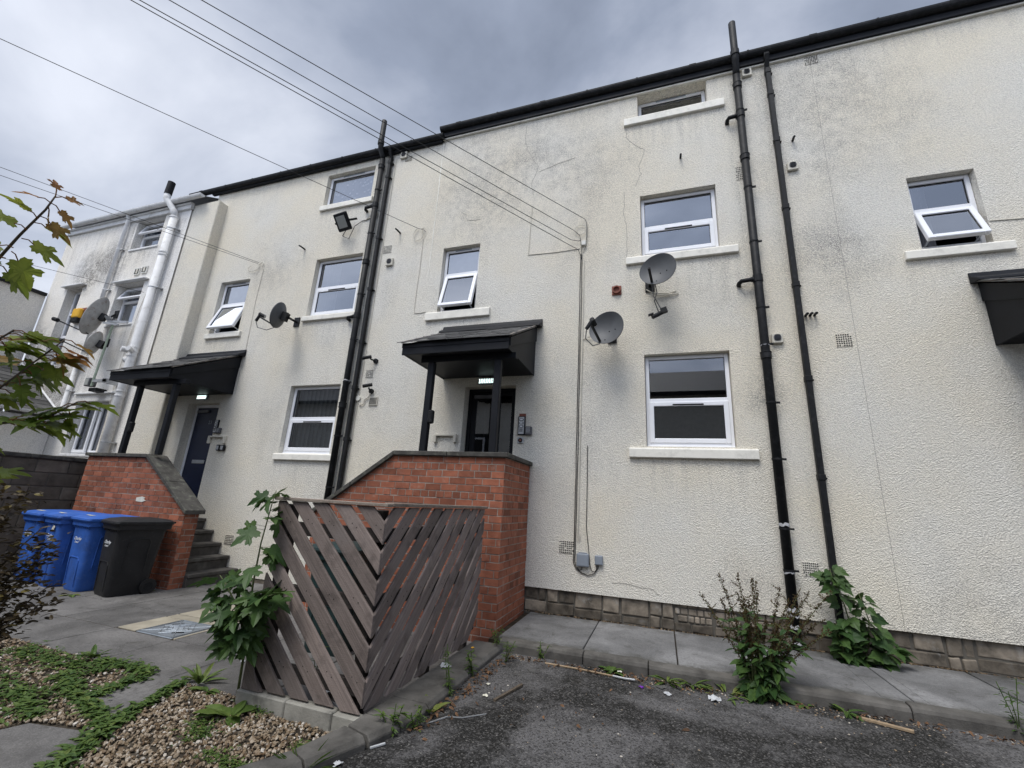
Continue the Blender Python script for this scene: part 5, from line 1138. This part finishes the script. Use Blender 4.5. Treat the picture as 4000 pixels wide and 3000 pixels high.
def lidpaper(b, label):
    M = Matrix.Translation(b.location) @ Matrix.Rotation(b.rotation_euler.z, 4, 'Z'); mb = MB().box(-.11, .12, .03, .17, 1.004, 1.007); mb.v = [tuple(M @ Vector(v)) for v in mb.v]; mb.build('lid_sticker', 'paper', b)
for b in (b0, b1, b2): lidpaper(b, '')
M = Matrix.Translation(b1.location) @ Matrix.Rotation(b1.rotation_euler.z, 4, 'Z')
mb = MB(); pp = [(-.02, .76), (.02, .745), (.05, .77), (.08, .75), (.12, .76), (.13, .80), (.10, .83), (.06, .82), (.045, .85), (.02, .81), (-.01, .80)]; mb.prism(pp, lambda u, v, d: (u, .0 + d - .004 , v), 0, .006); mb.v = [tuple(M @ Vector(v)) for v in mb.v]; mb.build('torn_sticker', 'paper', b1)

# ---------------------------------------------------------------- plants
MAPLE = [(0, 0), (.10, -.07), (.24, -.10), (.30, -.02), (.44, .02), (.36, .10), (.40, .17), (.27, .22), (.34, .33), (.50, .38), (.60, .52), (.48, .53), (.44, .64), (.33, .60), (.22, .50), (.17, .56), (.21, .70), (.15, .77), (.11, .88), (0, 1.05)]
OVAL = [(0, 0), (.10, .05), (.19, .22), (.22, .42), (.19, .62), (.11, .84), (0, 1.0)]
LANCE = [(0, 0), (.05, .06), (.11, .25), (.12, .5), (.085, .75), (0, 1.0)]
HEART = [(0, 0.02), (.12, -.06), (.28, .02), (.38, .16), (.34, .24), (.44, .40), (.30, .46), (.26, .62), (.14, .72), (0, 1.0)]
def leaf(mb, pos, dirn, size, shape, tone, up=(0, 0, 1), curl=.25, fold=.25, wav=.0):
    d = Vector(dirn).normalized(); u = Vector(up); s = d.cross(u)
    if s.length < .05: s = d.cross(Vector((1, 0, 0)))
    s.normalize(); n = s.cross(d).normalized(); pos = Vector(pos)
    def P(x, y):
        return pos + (s * x + d * y + n * (abs(x) * fold - curl * y * y - .25 * x * x + wav * math.sin(9 * y + 7 * x) * abs(x))) * size
    rt = [P(x, y) for x, y in shape]; lt = [P(-x, y) for x, y in shape[1:-1]]; mid = [P(0, y) for y in (.3, .6)]
    o = len(mb.v); k = len(shape)
    mb.v += [tuple(p) for p in rt + lt + [P(0, .33)]]; mb.t += [tone] * (k + len(lt) + 1); c = o + k + len(lt)
    for i in range(k - 1): mb.f.append((c, o + i, o + i + 1))
    L_ = [o] + [o + k + i for i in range(len(lt))] + [o + k - 1]
    for a, b in zip(L_, L_[1:]): mb.f.append((c, b, a))
def rnd_dir(up=.2): 
    a = R.uniform(0, 6.283); return Vector((math.cos(a), math.sin(a), up))
# maple branches leaning into the picture at the left
t = thing('maple_sapling', (-2.35, .5, 0), 'young maple with green and reddish leaves reaching in from the left edge', 'tree')
mb = MB(); trunk = [(-2.35, .50, -.05), (-2.28, .52, .7), (-2.15, .55, 1.3), (-1.98, .56, 1.75), (-1.80, .56, 2.02), (-1.71, .57, 2.16), (-1.65, .578, 2.24), (-1.632, .58, 2.285)]
mb.tube(trunk, [.022, .02, .012, .007, .0045, .0035, .0028, .002], 7)
BR = [[(-2.05, .55, 1.6), (-1.88, .64, 1.70), (-1.764, .665, 1.736), (-1.735, .70, 1.82), (-1.70, .735, 1.905)], [(-2.15, .55, 1.35), (-1.95, .64, 1.56), (-1.764, .692, 1.64), (-1.73, .76, 1.66), (-1.702, .814, 1.730)],
      [(-2.1, .55, 1.4), (-1.95, .6, 1.72), (-1.80, .63, 1.86), (-1.74, .64, 1.90)], [(-2.2, .54, 1.1), (-1.95, .65, 1.42), (-1.80, .70, 1.5)]]
for b in BR: mb.tube(b, [.006, .004, .003, .0025, .002][:len(b)], 6)
mb.build('trunk', 'bark', t, smooth=True)
mb = MB(); st = MB()
VIEW = Vector((.92, -.30, -.2))
def mleaf(base, tip_dir, size, tone, pet=.05, curl=.3, flat=False):
    size *= .64; pet *= .8; base = Vector(base); d = Vector(tip_dir).normalized(); p = base + d * pet; st.tube([base, base + d * pet * .5 + Vector((0, 0, .006)), p], .0016, 5)
    leaf(mb, p, d + Vector((R.uniform(-.1, .1), R.uniform(-.1, .1), 0)), size, MAPLE, tone, up=(Vector((.22, -.10, 1)) + rnd_dir(0) * .28 if flat else Vector((.55, -.35, .75)) + rnd_dir(0) * .45), curl=curl, fold=R.uniform(.05, .35), wav=.06)
# leaves along the tall shoot (image right is about +Y/+X, small scale)
ex = Vector((.30, .95, .05)); ez = Vector((0, 0, 1))
for p, a, s, tn in (((-1.632, .58, 2.285), 100, .055, .98), ((-1.632, .58, 2.28), 20, .06, .96), ((-1.64, .579, 2.262), -35, .075, .93), ((-1.64, .579, 2.262), 175, .07, .97), ((-1.645, .579, 2.25), -75, .07, .9), ((-1.662, .577, 2.22), -28, .095, .9), ((-1.665, .576, 2.21), 150, .10, .72), ((-1.675, .575, 2.20), -10, .10, .66),
                     ((-1.69, .573, 2.175), 165, .115, .60), ((-1.70, .572, 2.15), -15, .12, .62), ((-1.715, .57, 2.12), 195, .12, .55), ((-1.72, .57, 2.11), -50, .13, .6), ((-1.735, .57, 2.09), 215, .12, .55), ((-1.75, .565, 2.07), -35, .125, .45), ((-1.76, .565, 2.05), 175, .12, .6)):
    mleaf(p, ex * math.cos(rad(a)) + ez * math.sin(rad(a)) + VIEW * R.uniform(-.25, .3), s, tn, .035)
for b, lo, hi, n, sz in ((BR[0], .35, 1, 20, .10), (BR[1], .3, 1, 26, .10), (BR[2], .3, 1, 16, .115), (BR[3], .3, 1, 14, .11)):
    for k in range(n):
        q = lo + (hi - lo) * k / (n - 1); f = q * (len(b) - 1); i = min(int(f), len(b) - 2); p = Vector(b[i]).lerp(Vector(b[i + 1]), f - i)
        a = (20 if k % 2 else -25 if k % 3 else 190) + R.uniform(-35, 35); tn = R.uniform(.1, .7)
        if b is BR[0] and q > .85: tn = R.uniform(.85, 1)
        if R.random() < .07: tn = .9
        mleaf(p, ex * math.cos(rad(a)) + ez * math.sin(rad(a)) + VIEW * R.uniform(-.5, .6) + ez * -.15, sz * R.uniform(.8, 1.3), tn, .04, flat=R.random() < .8)
mb.add(st.v, st.f, .97); mb.build('foliage', 'leaf_maple', t)
# dark small-leaved shrub
t = thing('dark_shrub', (-2.75, 1.0, 0), 'dark purple-brown small-leaved shrub at the left edge in front of the bins', 'shrub'); mb = MB(); lf = MB()
tips = [(-2.40, 1.0, 1.45), (-2.37, 1.08, 1.44), (-2.39, 1.04, 1.35), (-2.33, 1.13, 1.30), (-2.305, 1.17, 1.255), (-2.29, 1.17, 1.215), (-2.30, 1.16, 1.14), (-2.27, 1.19, 1.10), (-2.27, 1.195, 1.03), (-2.30, 1.12, .98), (-2.33, 1.10, .95), (-2.42, 1.02, 1.22), (-2.40, 1.05, 1.10), (-2.38, 1.06, 1.0), (-2.36, 1.08, 1.18), (-2.35, 1.09, 1.06)]
for i, tp in enumerate(tips):
    tp = Vector(tp); b = Vector((-2.80 + R.uniform(-.1, .1), .92 + R.uniform(-.1, .1), 0.0)); m = b.lerp(tp, .6) + Vector((-.12, -.03, .10 + R.uniform(0, .1)))
    pts = []
    for k in range(13): q = k / 12; pts.append(b * (1 - q) ** 2 + m * 2 * q * (1 - q) + tp * q * q)
    mb.tube(pts, [.010 * (1 - .8 * k / 12) for k in range(13)], 5)
    for k in range(210):
        q = R.uniform(.42, 1) ** .8; f = q * 12; j = min(int(f), 11); p = pts[j].lerp(pts[j + 1], f - j) + Vector((R.gauss(0, .032), R.gauss(0, .032), R.gauss(0, .030))) * (1.4 - q * .7)
        leaf(lf, p, rnd_dir(R.uniform(-.3, .9)), R.uniform(.018, .034), OVAL, min(1, max(0, R.gauss(.4, .28))), up=rnd_dir(1), curl=.3)
    for k in range(6):
        q = R.uniform(.45, .95); f = q * 12; j = min(int(f), 11); p = pts[j]; mb.tube([p, p + rnd_dir(.4) * .06], .0018, 4)
mb.build('branch', 'bark', t); lf.build('foliage', 'leaf_purple', t)
# sycamore sapling growing through the end of the fence
def sapling(name, base, stems, label, size, n, mat, cat='sapling', spread=.10, tone=(.1, .6), shape=MAPLE):
    t = thing(name, base, label, cat); mb = MB(); lf = MB(); st = MB()
    for pts in stems:
        P = [Vector(p) for p in pts]; m = len(P); mb.tube(P, [.010 * (1 - .75 * k / (m - 1)) for k in range(m)], 6)
        for k in range(n):
            q = R.uniform(.18, 1); f = q * (m - 1); j = min(int(f), m - 2); p = P[j].lerp(P[j + 1], f - j); d = rnd_dir(R.uniform(-.25, .35)); d.y -= .35; d.normalize()
            e = p + d * R.uniform(.4, 1) * spread * (1.3 - q * .6); st.tube([p, e + Vector((0, 0, .01)), e], .0016, 4)
            leaf(lf, e, d + Vector((0, 0, R.uniform(-.6, .05))), size * R.uniform(.65, 1.2), shape, R.uniform(*tone), up=Vector((0, -.6, .8)) + rnd_dir(0) * .8, curl=.35, fold=R.uniform(.0, .3), wav=.05)
    mb.build('stem', 'green_stem', t, smooth=True); lf.add(st.v, st.f, .3); lf.build('foliage', mat, t); return t
sapling('sycamore_sapling', (-2.98, 2.84, 0), [[(-2.97, 2.86, -.03), (-2.96, 2.83, .4), (-2.97, 2.80, .8), (-2.95, 2.78, 1.1), (-2.94, 2.80, 1.38), (-2.93, 2.81, 1.5)], [(-2.96, 2.83, .4), (-3.0, 2.75, .62), (-3.1, 2.70, .78), (-3.18, 2.68, .86)], [(-2.96, 2.82, .3), (-2.98, 2.74, .5), (-2.95, 2.68, .65)], [(-2.96, 2.83, .5), (-2.85, 2.74, .72), (-2.66, 2.72, .78)]],
        'sycamore sapling with broad lobed leaves growing at the left end of the slatted fence', .15, 26, 'leaf_dark', spread=.10, tone=(.05, .6))
sapling('sycamore_sapling', (1.82, 5.9, .1), [[(1.82, 5.93, .05), (1.85, 5.90, .35), (1.80, 5.88, .65), (1.72, 5.86, .90), (1.70, 5.86, 1.02)], [(1.83, 5.92, .05), (1.95, 5.86, .3), (1.98, 5.84, .55), (1.92, 5.84, .82)], [(1.83, 5.92, .05), (2.05, 5.84, .2), (2.15, 5.80, .34)], [(1.80, 5.92, .05), (1.72, 5.84, .25), (1.68, 5.82, .5)]],
        'sycamore sapling growing from the hole at the foot of the right square downpipe', .15, 42, 'leaf_dark', spread=.08, tone=(.0, .55), shape=HEART)
# dock gone to seed on the kerb
t = thing('dock_plant', (.74, 4.66, .06), 'tall dock plant with brown seed spikes growing at the kerb before the pipes', 'weed'); mb = MB(); lf = MB(); sdm = MB()
for k in range(24):
    a = R.uniform(0, 6.28); rr_ = R.uniform(.1, .50); top = Vector((.80 + rr_ * 1.15 * math.cos(a), 4.70 + .5 * rr_ * math.sin(a), R.uniform(.50, .98))); b = Vector((.74 + R.uniform(-.06, .06), 4.66 + R.uniform(-.03, .03), .04)); m = b.lerp(top, .5) + Vector((0, 0, .08))
    pts = [b * (1 - q) ** 2 + m * 2 * q * (1 - q) + top * q * q for q in [i / 10 for i in range(11)]]; mb.tube(pts, [.006 * (1 - .7 * i / 10) for i in range(11)], 5)
    for j in range(4, 11):
        for _ in range(26):
            q = (j + R.random()) / 11; f = q * 10; i = min(int(f), 9); p = pts[i].lerp(pts[i + 1], f - i) + Vector((R.gauss(0, .010), R.gauss(0, .010), R.gauss(0, .008))); s = R.uniform(.004, .008); tn = R.random()
            sdm.add([p + Vector((s, 0, 0)), p + Vector((-s, 0, 0)), p + Vector((0, s, s)), p + Vector((0, -s, s)), p + Vector((0, 0, 1.8 * s))], [(0, 2, 4), (2, 1, 4), (1, 3, 4), (3, 0, 4), (0, 3, 1), (0, 1, 2)], tn)
        if R.random() < .55:
            d = rnd_dir(.5); p0 = pts[j]; e = p0 + d * .08; mb.tube([p0, e], .002, 4)
            for _ in range(16):
                p = p0.lerp(e, R.random()) + Vector((R.gauss(0, .006),) * 3); s = .005; sdm.add([p + Vector((s, 0, 0)), p + Vector((-s, 0, 0)), p + Vector((0, s, s)), p + Vector((0, 0, 1.8 * s))], [(0, 2, 3), (2, 1, 3), (1, 0, 3)], R.random())
    for j in range(1, 8):
        for _ in range(2 if j < 7 else 1):
            d = rnd_dir(R.uniform(-.1, .5)); d.y -= .2; leaf(lf, pts[j] + d * .01, d, R.uniform(.07, .15) * (1.35 - .1 * j), OVAL if R.random() < .6 else LANCE, R.uniform(.0, .6), up=(0, -.4, 1), curl=.5, wav=.15)
for _ in range(10):
    d = rnd_dir(R.uniform(.0, .9)); leaf(lf, (.72 + R.uniform(-.1, .14), 4.65 + R.uniform(-.04, .03), .07 + R.uniform(0, .1)), d + Vector((0, -.25, 0)), R.uniform(.13, .22), OVAL, R.uniform(.0, .7), up=(0, -.4, 1), curl=.7, wav=.2)
mb.build('stem', 'green_stem', t); lf.build('foliage', 'leaf_dark', t); sdm.build('seed_spike', 'seed_brown', t)
def weed(name, x, y, z, label, n, size, shape=OVAL, mat='leaf_weed', upr=(.15, .8), spread=.03, tone=(.1, .8), tall=0, grp='weeds along the kerbs and in the gravel'):
    lf = MB(); cu = .28 if name == 'broadleaf_weed' else .55
    if tall:
        for k in range(3):
            tp = Vector((x + R.uniform(-.08, .08), y + R.uniform(-.05, .05), z + tall * R.uniform(.6, 1))); b = Vector((x + R.uniform(-.02, .02), y, z - .01)); lf.tube([b, b.lerp(tp, .5) + rnd_dir(0) * .01, tp], .003, 5, .4)
            for _ in range(n): q = R.uniform(.1, 1); d = rnd_dir(R.uniform(0, .7)); leaf(lf, b.lerp(tp, q), d, size * R.uniform(.6, 1.1), shape, R.uniform(*tone), curl=.4)
    else:
        for k in range(n):
            d = rnd_dir(R.uniform(*upr)); leaf(lf, (x + d.x * spread * R.random(), y + d.y * spread * R.random(), z), d, size * R.uniform(.6, 1.15), shape, R.uniform(*tone), curl=cu, wav=.12)
    return one(lf, name, mat, label, 'weed', grp)
weed('broadleaf_weed', -2.80, 2.68, .015, 'big broad-leaved green plant in the gravel left of the fence base', 11, .22, OVAL, upr=(.12, .75), tone=(.3, .8))
weed('dandelion', -.49, 4.64, .06, 'round-leaved weed at the kerb behind the long thin stick', 16, .10, OVAL, upr=(.4, 1.4), tone=(.1, .5)); weed('dandelion', .0, 4.62, .06, 'light green dandelion at the kerb, third clump left of the dock', 12, .15, LANCE, upr=(.3, 1.6), tone=(.4, 1)); weed('dandelion', .20, 4.66, .06, 'yellowish dandelion at the kerb, second clump left of the dock', 10, .13, LANCE, upr=(.5, 1.6), tone=(.5, 1))
weed('dandelion', .48, 4.60, .06, 'trailing light green weed touching the dock on its left', 26, .11, LANCE, upr=(.0, 1.6), tone=(.4, 1), spread=.16); weed('ragwort', .60, 4.55, .06, 'low green weed spreading on the tarmac beside the dock', 18, .09, LANCE, upr=(.0, .6), spread=.14); weed('dandelion', 1.33, 4.64, .06, 'jagged green weed at the kerb right of the dock', 14, .13, LANCE, upr=(.1, .8), tone=(.0, .6)); weed('plantain', 1.06, 4.64, .06, 'tiny green weed at the kerb between the dock and the jagged weed', 5, .08, OVAL, upr=(.1, .9))
weed('fireweed', -1.44, 4.44, .05, 'leafy upright weed in the corner where the two kerbs meet the brick wall', 14, .055, LANCE, tall=.26); weed('fireweed', -1.66, 2.86, .04, 'upright leafy weed at the kerb below the fence corner', 16, .07, LANCE, tall=.20, tone=(.2, .8)); weed('fireweed', -1.55, 2.98, .04, 'second upright weed at the kerb, just right of the fence corner', 14, .06, LANCE, tall=.16); weed('plantain', -1.60, 3.22, .05, 'two-leaved pale green plant at the kerb middle below the fence', 6, .12, OVAL, upr=(.6, 1.8), tone=(.6, 1))
weed('fireweed', -1.60, 3.52, .05, 'thin tall weed with small leaves at the middle of the fence kerb', 18, .05, LANCE, tall=.36); weed('fireweed', -1.56, 3.95, .05, 'green weed at the far part of the fence kerb', 14, .07, LANCE, tall=.26); weed('fireweed', -1.60, 4.62, .14, 'small weed on the far end of the fence kerb by the bricks', 10, .05, LANCE, tall=.16)
weed('fireweed', -1.16, 4.68, .06, 'small fresh weed at the kerb right of the brick wall', 12, .045, LANCE, tall=.15); weed('fireweed', 2.42, 4.72, .06, 'straggly weed at the kerb at the right edge of the photo', 20, .06, LANCE, tall=.42, tone=(0, .5)); weed('grass_tuft', -1.86, 2.30, .04, 'tuft of thin grass against the near kerb at the bottom', 26, .16, [(0, 0), (.012, .3), (.009, .7), (0, 1)], upr=(.6, 2.4)); weed('plantain', -1.93, 2.20, .03, 'broad leaf weed against the near kerb at the bottom edge', 5, .11, OVAL, upr=(.3, 1.2))
weed('dandelion', -3.50, 2.98, .0, 'upright yellow-green weed at the paving edge above the gravel', 12, .17, LANCE, upr=(.6, 2.2), tone=(.3, .9)); weed('dandelion', -3.30, 2.88, .01, 'low rosette weed at the corner of the upper stepping slab', 12, .10, OVAL, upr=(.1, .7)); weed('dandelion', -4.75, 2.95, .0, 'upright weed at the court paving edge on the far left of the gravel', 12, .15, LANCE, upr=(.6, 2)); weed('dandelion', -7.0, 4.86, .0, 'small weed on the paving at the foot of the brick stair pier', 9, .12, OVAL, upr=(.05, .5)); weed('dandelion', -7.52, 4.18, .0, 'yellowish weed between the blue and the black bins', 9, .12, OVAL, upr=(.05, .5), tone=(.6, 1)); weed('fireweed', -2.62, 3.25, .0, 'green weed showing through the slats inside the bin store', 12, .06, LANCE, tall=.5)
# creeping ground cover round the stepping slabs (nobody could count it)
lf = MB()
def mat_band(a, b, w, n, sz=(.022, .065)):
    A, B = Vector((*a, 0)), Vector((*b, 0)); nrm = Vector((-(B - A).y, (B - A).x, 0)).normalized()
    for _ in range(n):
        q = R.random(); clump = .6 + .4 * math.sin(q * 23 + a[0] * 9); p = A.lerp(B, q) + nrm * R.gauss(0, w * clump); leaf(lf, (p.x, p.y, R.uniform(.008, .035)), rnd_dir(R.uniform(.0, .8)), R.uniform(*sz), OVAL, R.uniform(.0, .8), curl=.4)
mat_band((-3.60, 2.93), (-3.36, 2.32), .03, 420); mat_band((-3.36, 2.32), (-3.05, 1.80), .05, 650); mat_band((-3.88, 2.40), (-3.30, 2.26), .045, 520); mat_band((-3.98, 2.93), (-3.88, 2.40), .05, 420); mat_band((-4.5, 2.62), (-3.92, 2.40), .07, 420); mat_band((-4.6, 2.9), (-4.0, 2.93), .05, 420); mat_band((-5.5, 2.72), (-4.3, 2.78), .12, 650); mat_band((-4.4, 2.3), (-3.85, 2.15), .08, 420); mat_band((-5.2, 2.4), (-4.3, 2.2), .15, 420); mat_band((-3.1, 1.75), (-2.75, 1.40), .06, 420)
mat_band((-2.55, 2.30), (-2.10, 2.25), .05, 420, (.012, .03)); mat_band((-2.1, 2.62), (-2.02, 2.45), .05, 420, (.012, .03)); mat_band((-2.95, 2.55), (-2.70, 2.40), .07, 420, (.012, .03)); mat_band((-2.6, 1.9), (-2.35, 1.9), .06, 260, (.012, .03)); mat_band((-3.0, 2.9), (-2.6, 2.78), .05, 200, (.012, .03))
one(lf, 'ground_cover', 'leaf_weed', 'creeping green weeds spreading over the gravel and round the slabs', 'ground cover', kind='stuff')
# dead leaves, grit and litter
lf = MB()
def litter_leaves(a, b, w, n):
    A, B = Vector(a), Vector(b)
    for _ in range(n): p = A.lerp(B, R.random()) + Vector((R.gauss(0, w), R.gauss(0, w), 0)); leaf(lf, (p.x, p.y, p.z + R.uniform(.002, .02)), rnd_dir(R.uniform(-.2, .5)), R.uniform(.015, .05), OVAL, R.random(), up=rnd_dir(1.2), curl=.6)
litter_leaves((-1.52, 2.9, .06), (-1.5, 4.4, .06), .045, 170); litter_leaves((-1.45, 4.55, .06), (.4, 4.62, .06), .045, 150); litter_leaves((.5, 4.6, .06), (2.6, 4.65, .06), .04, 120); litter_leaves((-1.3, 3.4, .06), (.3, 4.3, .06), .25, 26)
one(lf, 'leaf_litter', 'dead_leaf', 'brown dead leaves and scraps gathered along the kerbs', 'leaf litter', kind='stuff')
mb = MB()
for _ in range(900):
    if R.random() < .6: x, y, z = R.uniform(-1.5, 2.6), 4.69 - abs(R.gauss(0, .10)), .056
    else: x, y, z = R.uniform(-1.5, 2.6), R.uniform(2.3, 4.6), .054
    s = R.uniform(.003, .009); mb.add([(x + v.x * s * R.uniform(.7, 1.4), y + v.y * s, z + v.z * s * .6) for v in IV], IF, min(1, max(0, R.gauss(.6, .3))))
one(mb, 'grit', 'pebble', 'loose grit and small stones scattered over the tarmac', 'grit', kind='stuff')
mb = MB()
for x0, x1, y, z in ((-1.74, 9, 4.828, .154),):
    for _ in range(700): x = R.uniform(x0, x1); s = R.uniform(.005, .014); mb.add([(x + v.x * s, 6.085 + R.gauss(0, .012) + v.y * s, .155 + v.z * s * .6) for v in IV], IF, R.random() * .5)
one(mb, 'wall_foot_grit', 'pebble', 'dark grit lying along the foot of the stone plinth', 'grit', kind='stuff')
def item(name, mb, mat, label, cat, **k): return one(mb, name, mat, label, cat, **k)
item('stick', MB().tube([(-1.09, 4.55, .066), (-.75, 4.54, .07), (-.30, 4.515, .066)], [.009, .008, .006], 6), 'stick_wood', 'long thin pale stick lying along the kerb', 'stick'); item('stick', MB().obox((-1.19, 3.77, .066), (.28, .94, .02), (-.94, .28, 0), (0, 0, 1), .38, .022, .016), 'bark', 'short dark stick lying on the tarmac right of the fence', 'stick'); item('stick', MB().obox((1.55, 4.52, .066), (.9, -.35, .02), (.35, .9, 0), (0, 0, 1), .30, .035, .014), 'stick_wood', 'flat broken piece of wood on the tarmac by the right kerb', 'stick')
item('plastic_strip', MB().tube([(-.46, 4.52, .07), (-.36, 4.50, .072), (-.27, 4.515, .07)], .008, 6), 'litter_white', 'short white plastic strip at the end of the long stick', 'litter'); item('plastic_strip', MB().obox((-1.66, 2.70, .06), (.6, .75, .05), (-.75, .6, 0), (0, 0, 1), .09, .014, .008), 'litter_white', 'white plastic strip at the near kerb below the fence corner', 'litter')
def scrap(x, y, z, s, mat, label, cat='litter', name='litter_scrap'):
    s *= .7; mb = MB(); n = 5; pts = []
    for i in range(n):
        for j in range(n): pts.append((x + s * (i / 4 - .5) + R.uniform(-.1, .1) * s, y + s * (j / 4 - .5) + R.uniform(-.1, .1) * s, z + R.uniform(0, .35 if mat != 'slate' else .06) * s))
    mb.add(pts, [(i * n + j, i * n + j + 1, (i + 1) * n + j + 1, (i + 1) * n + j) for i in range(n - 1) for j in range(n - 1) if not (i in (0, 3) and j in (0, 3))]); return one(mb, name, mat, label, cat)
scrap(-1.80, 3.86, .118, .12, 'litter_white', 'crumpled clear plastic wrapper on the kerb beside the fence'); scrap(-.21, 4.40, .056, .06, 'purple_foil', 'small purple foil wrapper on the tarmac'); scrap(0.0, 4.36, .056, .08, 'litter_white', 'white paper scrap on the tarmac right of the purple wrapper'); scrap(.36, 4.42, .056, .13, 'litter_white', 'torn white plastic bag piece left of the dock'); scrap(-.41, 4.62, .075, .06, 'paper', 'small white card standing by the round-leaved weed'); scrap(-1.34, 3.64, .056, .06, 'paper', 'pale leaf-like scrap on the tarmac near the short dark stick'); scrap(-1.40, 3.86, .056, .05, 'paper', 'tan scrap on the tarmac nearer the brick wall than the dark stick'); scrap(-1.15, 4.35, .056, .16, 'slate', 'dark broken slate piece in the corner by the brick wall', 'slate', 'slate_fragment'); scrap(-.05, 4.50, .056, .13, 'slate', 'dark slate piece at the kerb near the purple wrapper', 'slate', 'slate_fragment'); scrap(-1.25, 4.18, .056, .10, 'slate', 'dark slate splinter lying below the kerb corner', 'slate', 'slate_fragment'); scrap(-1.75, 2.46, .05, .08, 'litter_white', 'whitish scrap beside the near kerb at the bottom'); scrap(-5.1, 4.3, .005, .05, 'dead_leaf', 'dry leaf on the paving behind the manhole'); scrap(-3.6, 3.45, .005, .05, 'litter_white', 'tiny white scrap on the paving left of the fence'); scrap(-1.80, 4.45, .118, .05, 'yellow_plastic', 'small yellow leaf on the far fence kerb')
item('wire_offcut', MB().tube([(-1.53, 3.06, .06), (-1.45, 3.2, .062), (-1.35, 3.24, .06), (-1.22, 3.36, .062)], .004, 5), 'galvanised', 'thin grey wire offcut on the tarmac below the fence', 'wire')
# inside the bin store: a couple of scraps behind the slats
scrap(-2.5, 3.25, .01, .30, 'litter_white', 'white rubbish bag scraps behind the slatted fence'); scrap(-2.25, 3.1, .01, .2, 'litter_white', 'small white rubbish behind the fence near its corner')
# ---------------------------------------------------------------- house behind the viewer, seen only in the ground floor panes
oh = thing('opposite_house', (2, -8, 0), 'plain white house with dark roof across the yard, reflected in the ground floor panes', 'building'); HOLES['o1'] = (3.6, 5.0, 3.2, 5.2)
oy = -8.0; MB().box(-45, 22, oy - 6, oy, 0, 6.9).build('wall', 'sill_paint', oh); MB().add([(-45.5, oy + .5, 6.7), (22.5, oy + .5, 6.7), (22.5, oy - 3, 8.7), (-45.5, oy - 3, 8.7), (-45.5, oy - 6.5, 6.7), (22.5, oy - 6.5, 6.7)], [(0, 1, 2, 3), (3, 2, 5, 4)]).build('roof', 'slate', oh); MB().box(-45.5, 22.5, oy + .36, oy + .5, 6.58, 6.74).build('gutter', 'black_plastic', oh)
for x in (-9, -2.5, 4.2, 10.5):
    w = MB().box(x - .75, x + .75, oy - .02, oy + .03, 2.9, 4.9).build('window', 'black_paint', oh); ring_frame(MB(), x - .55, x + .55, 3.1, 4.7, oy + .03, oy + .07, .09).build('frame', 'upvc', w); MB().box(x - .46, x + .46, oy + .03, oy + .05, 3.2, 4.6).build('pane', 'rubber', w)
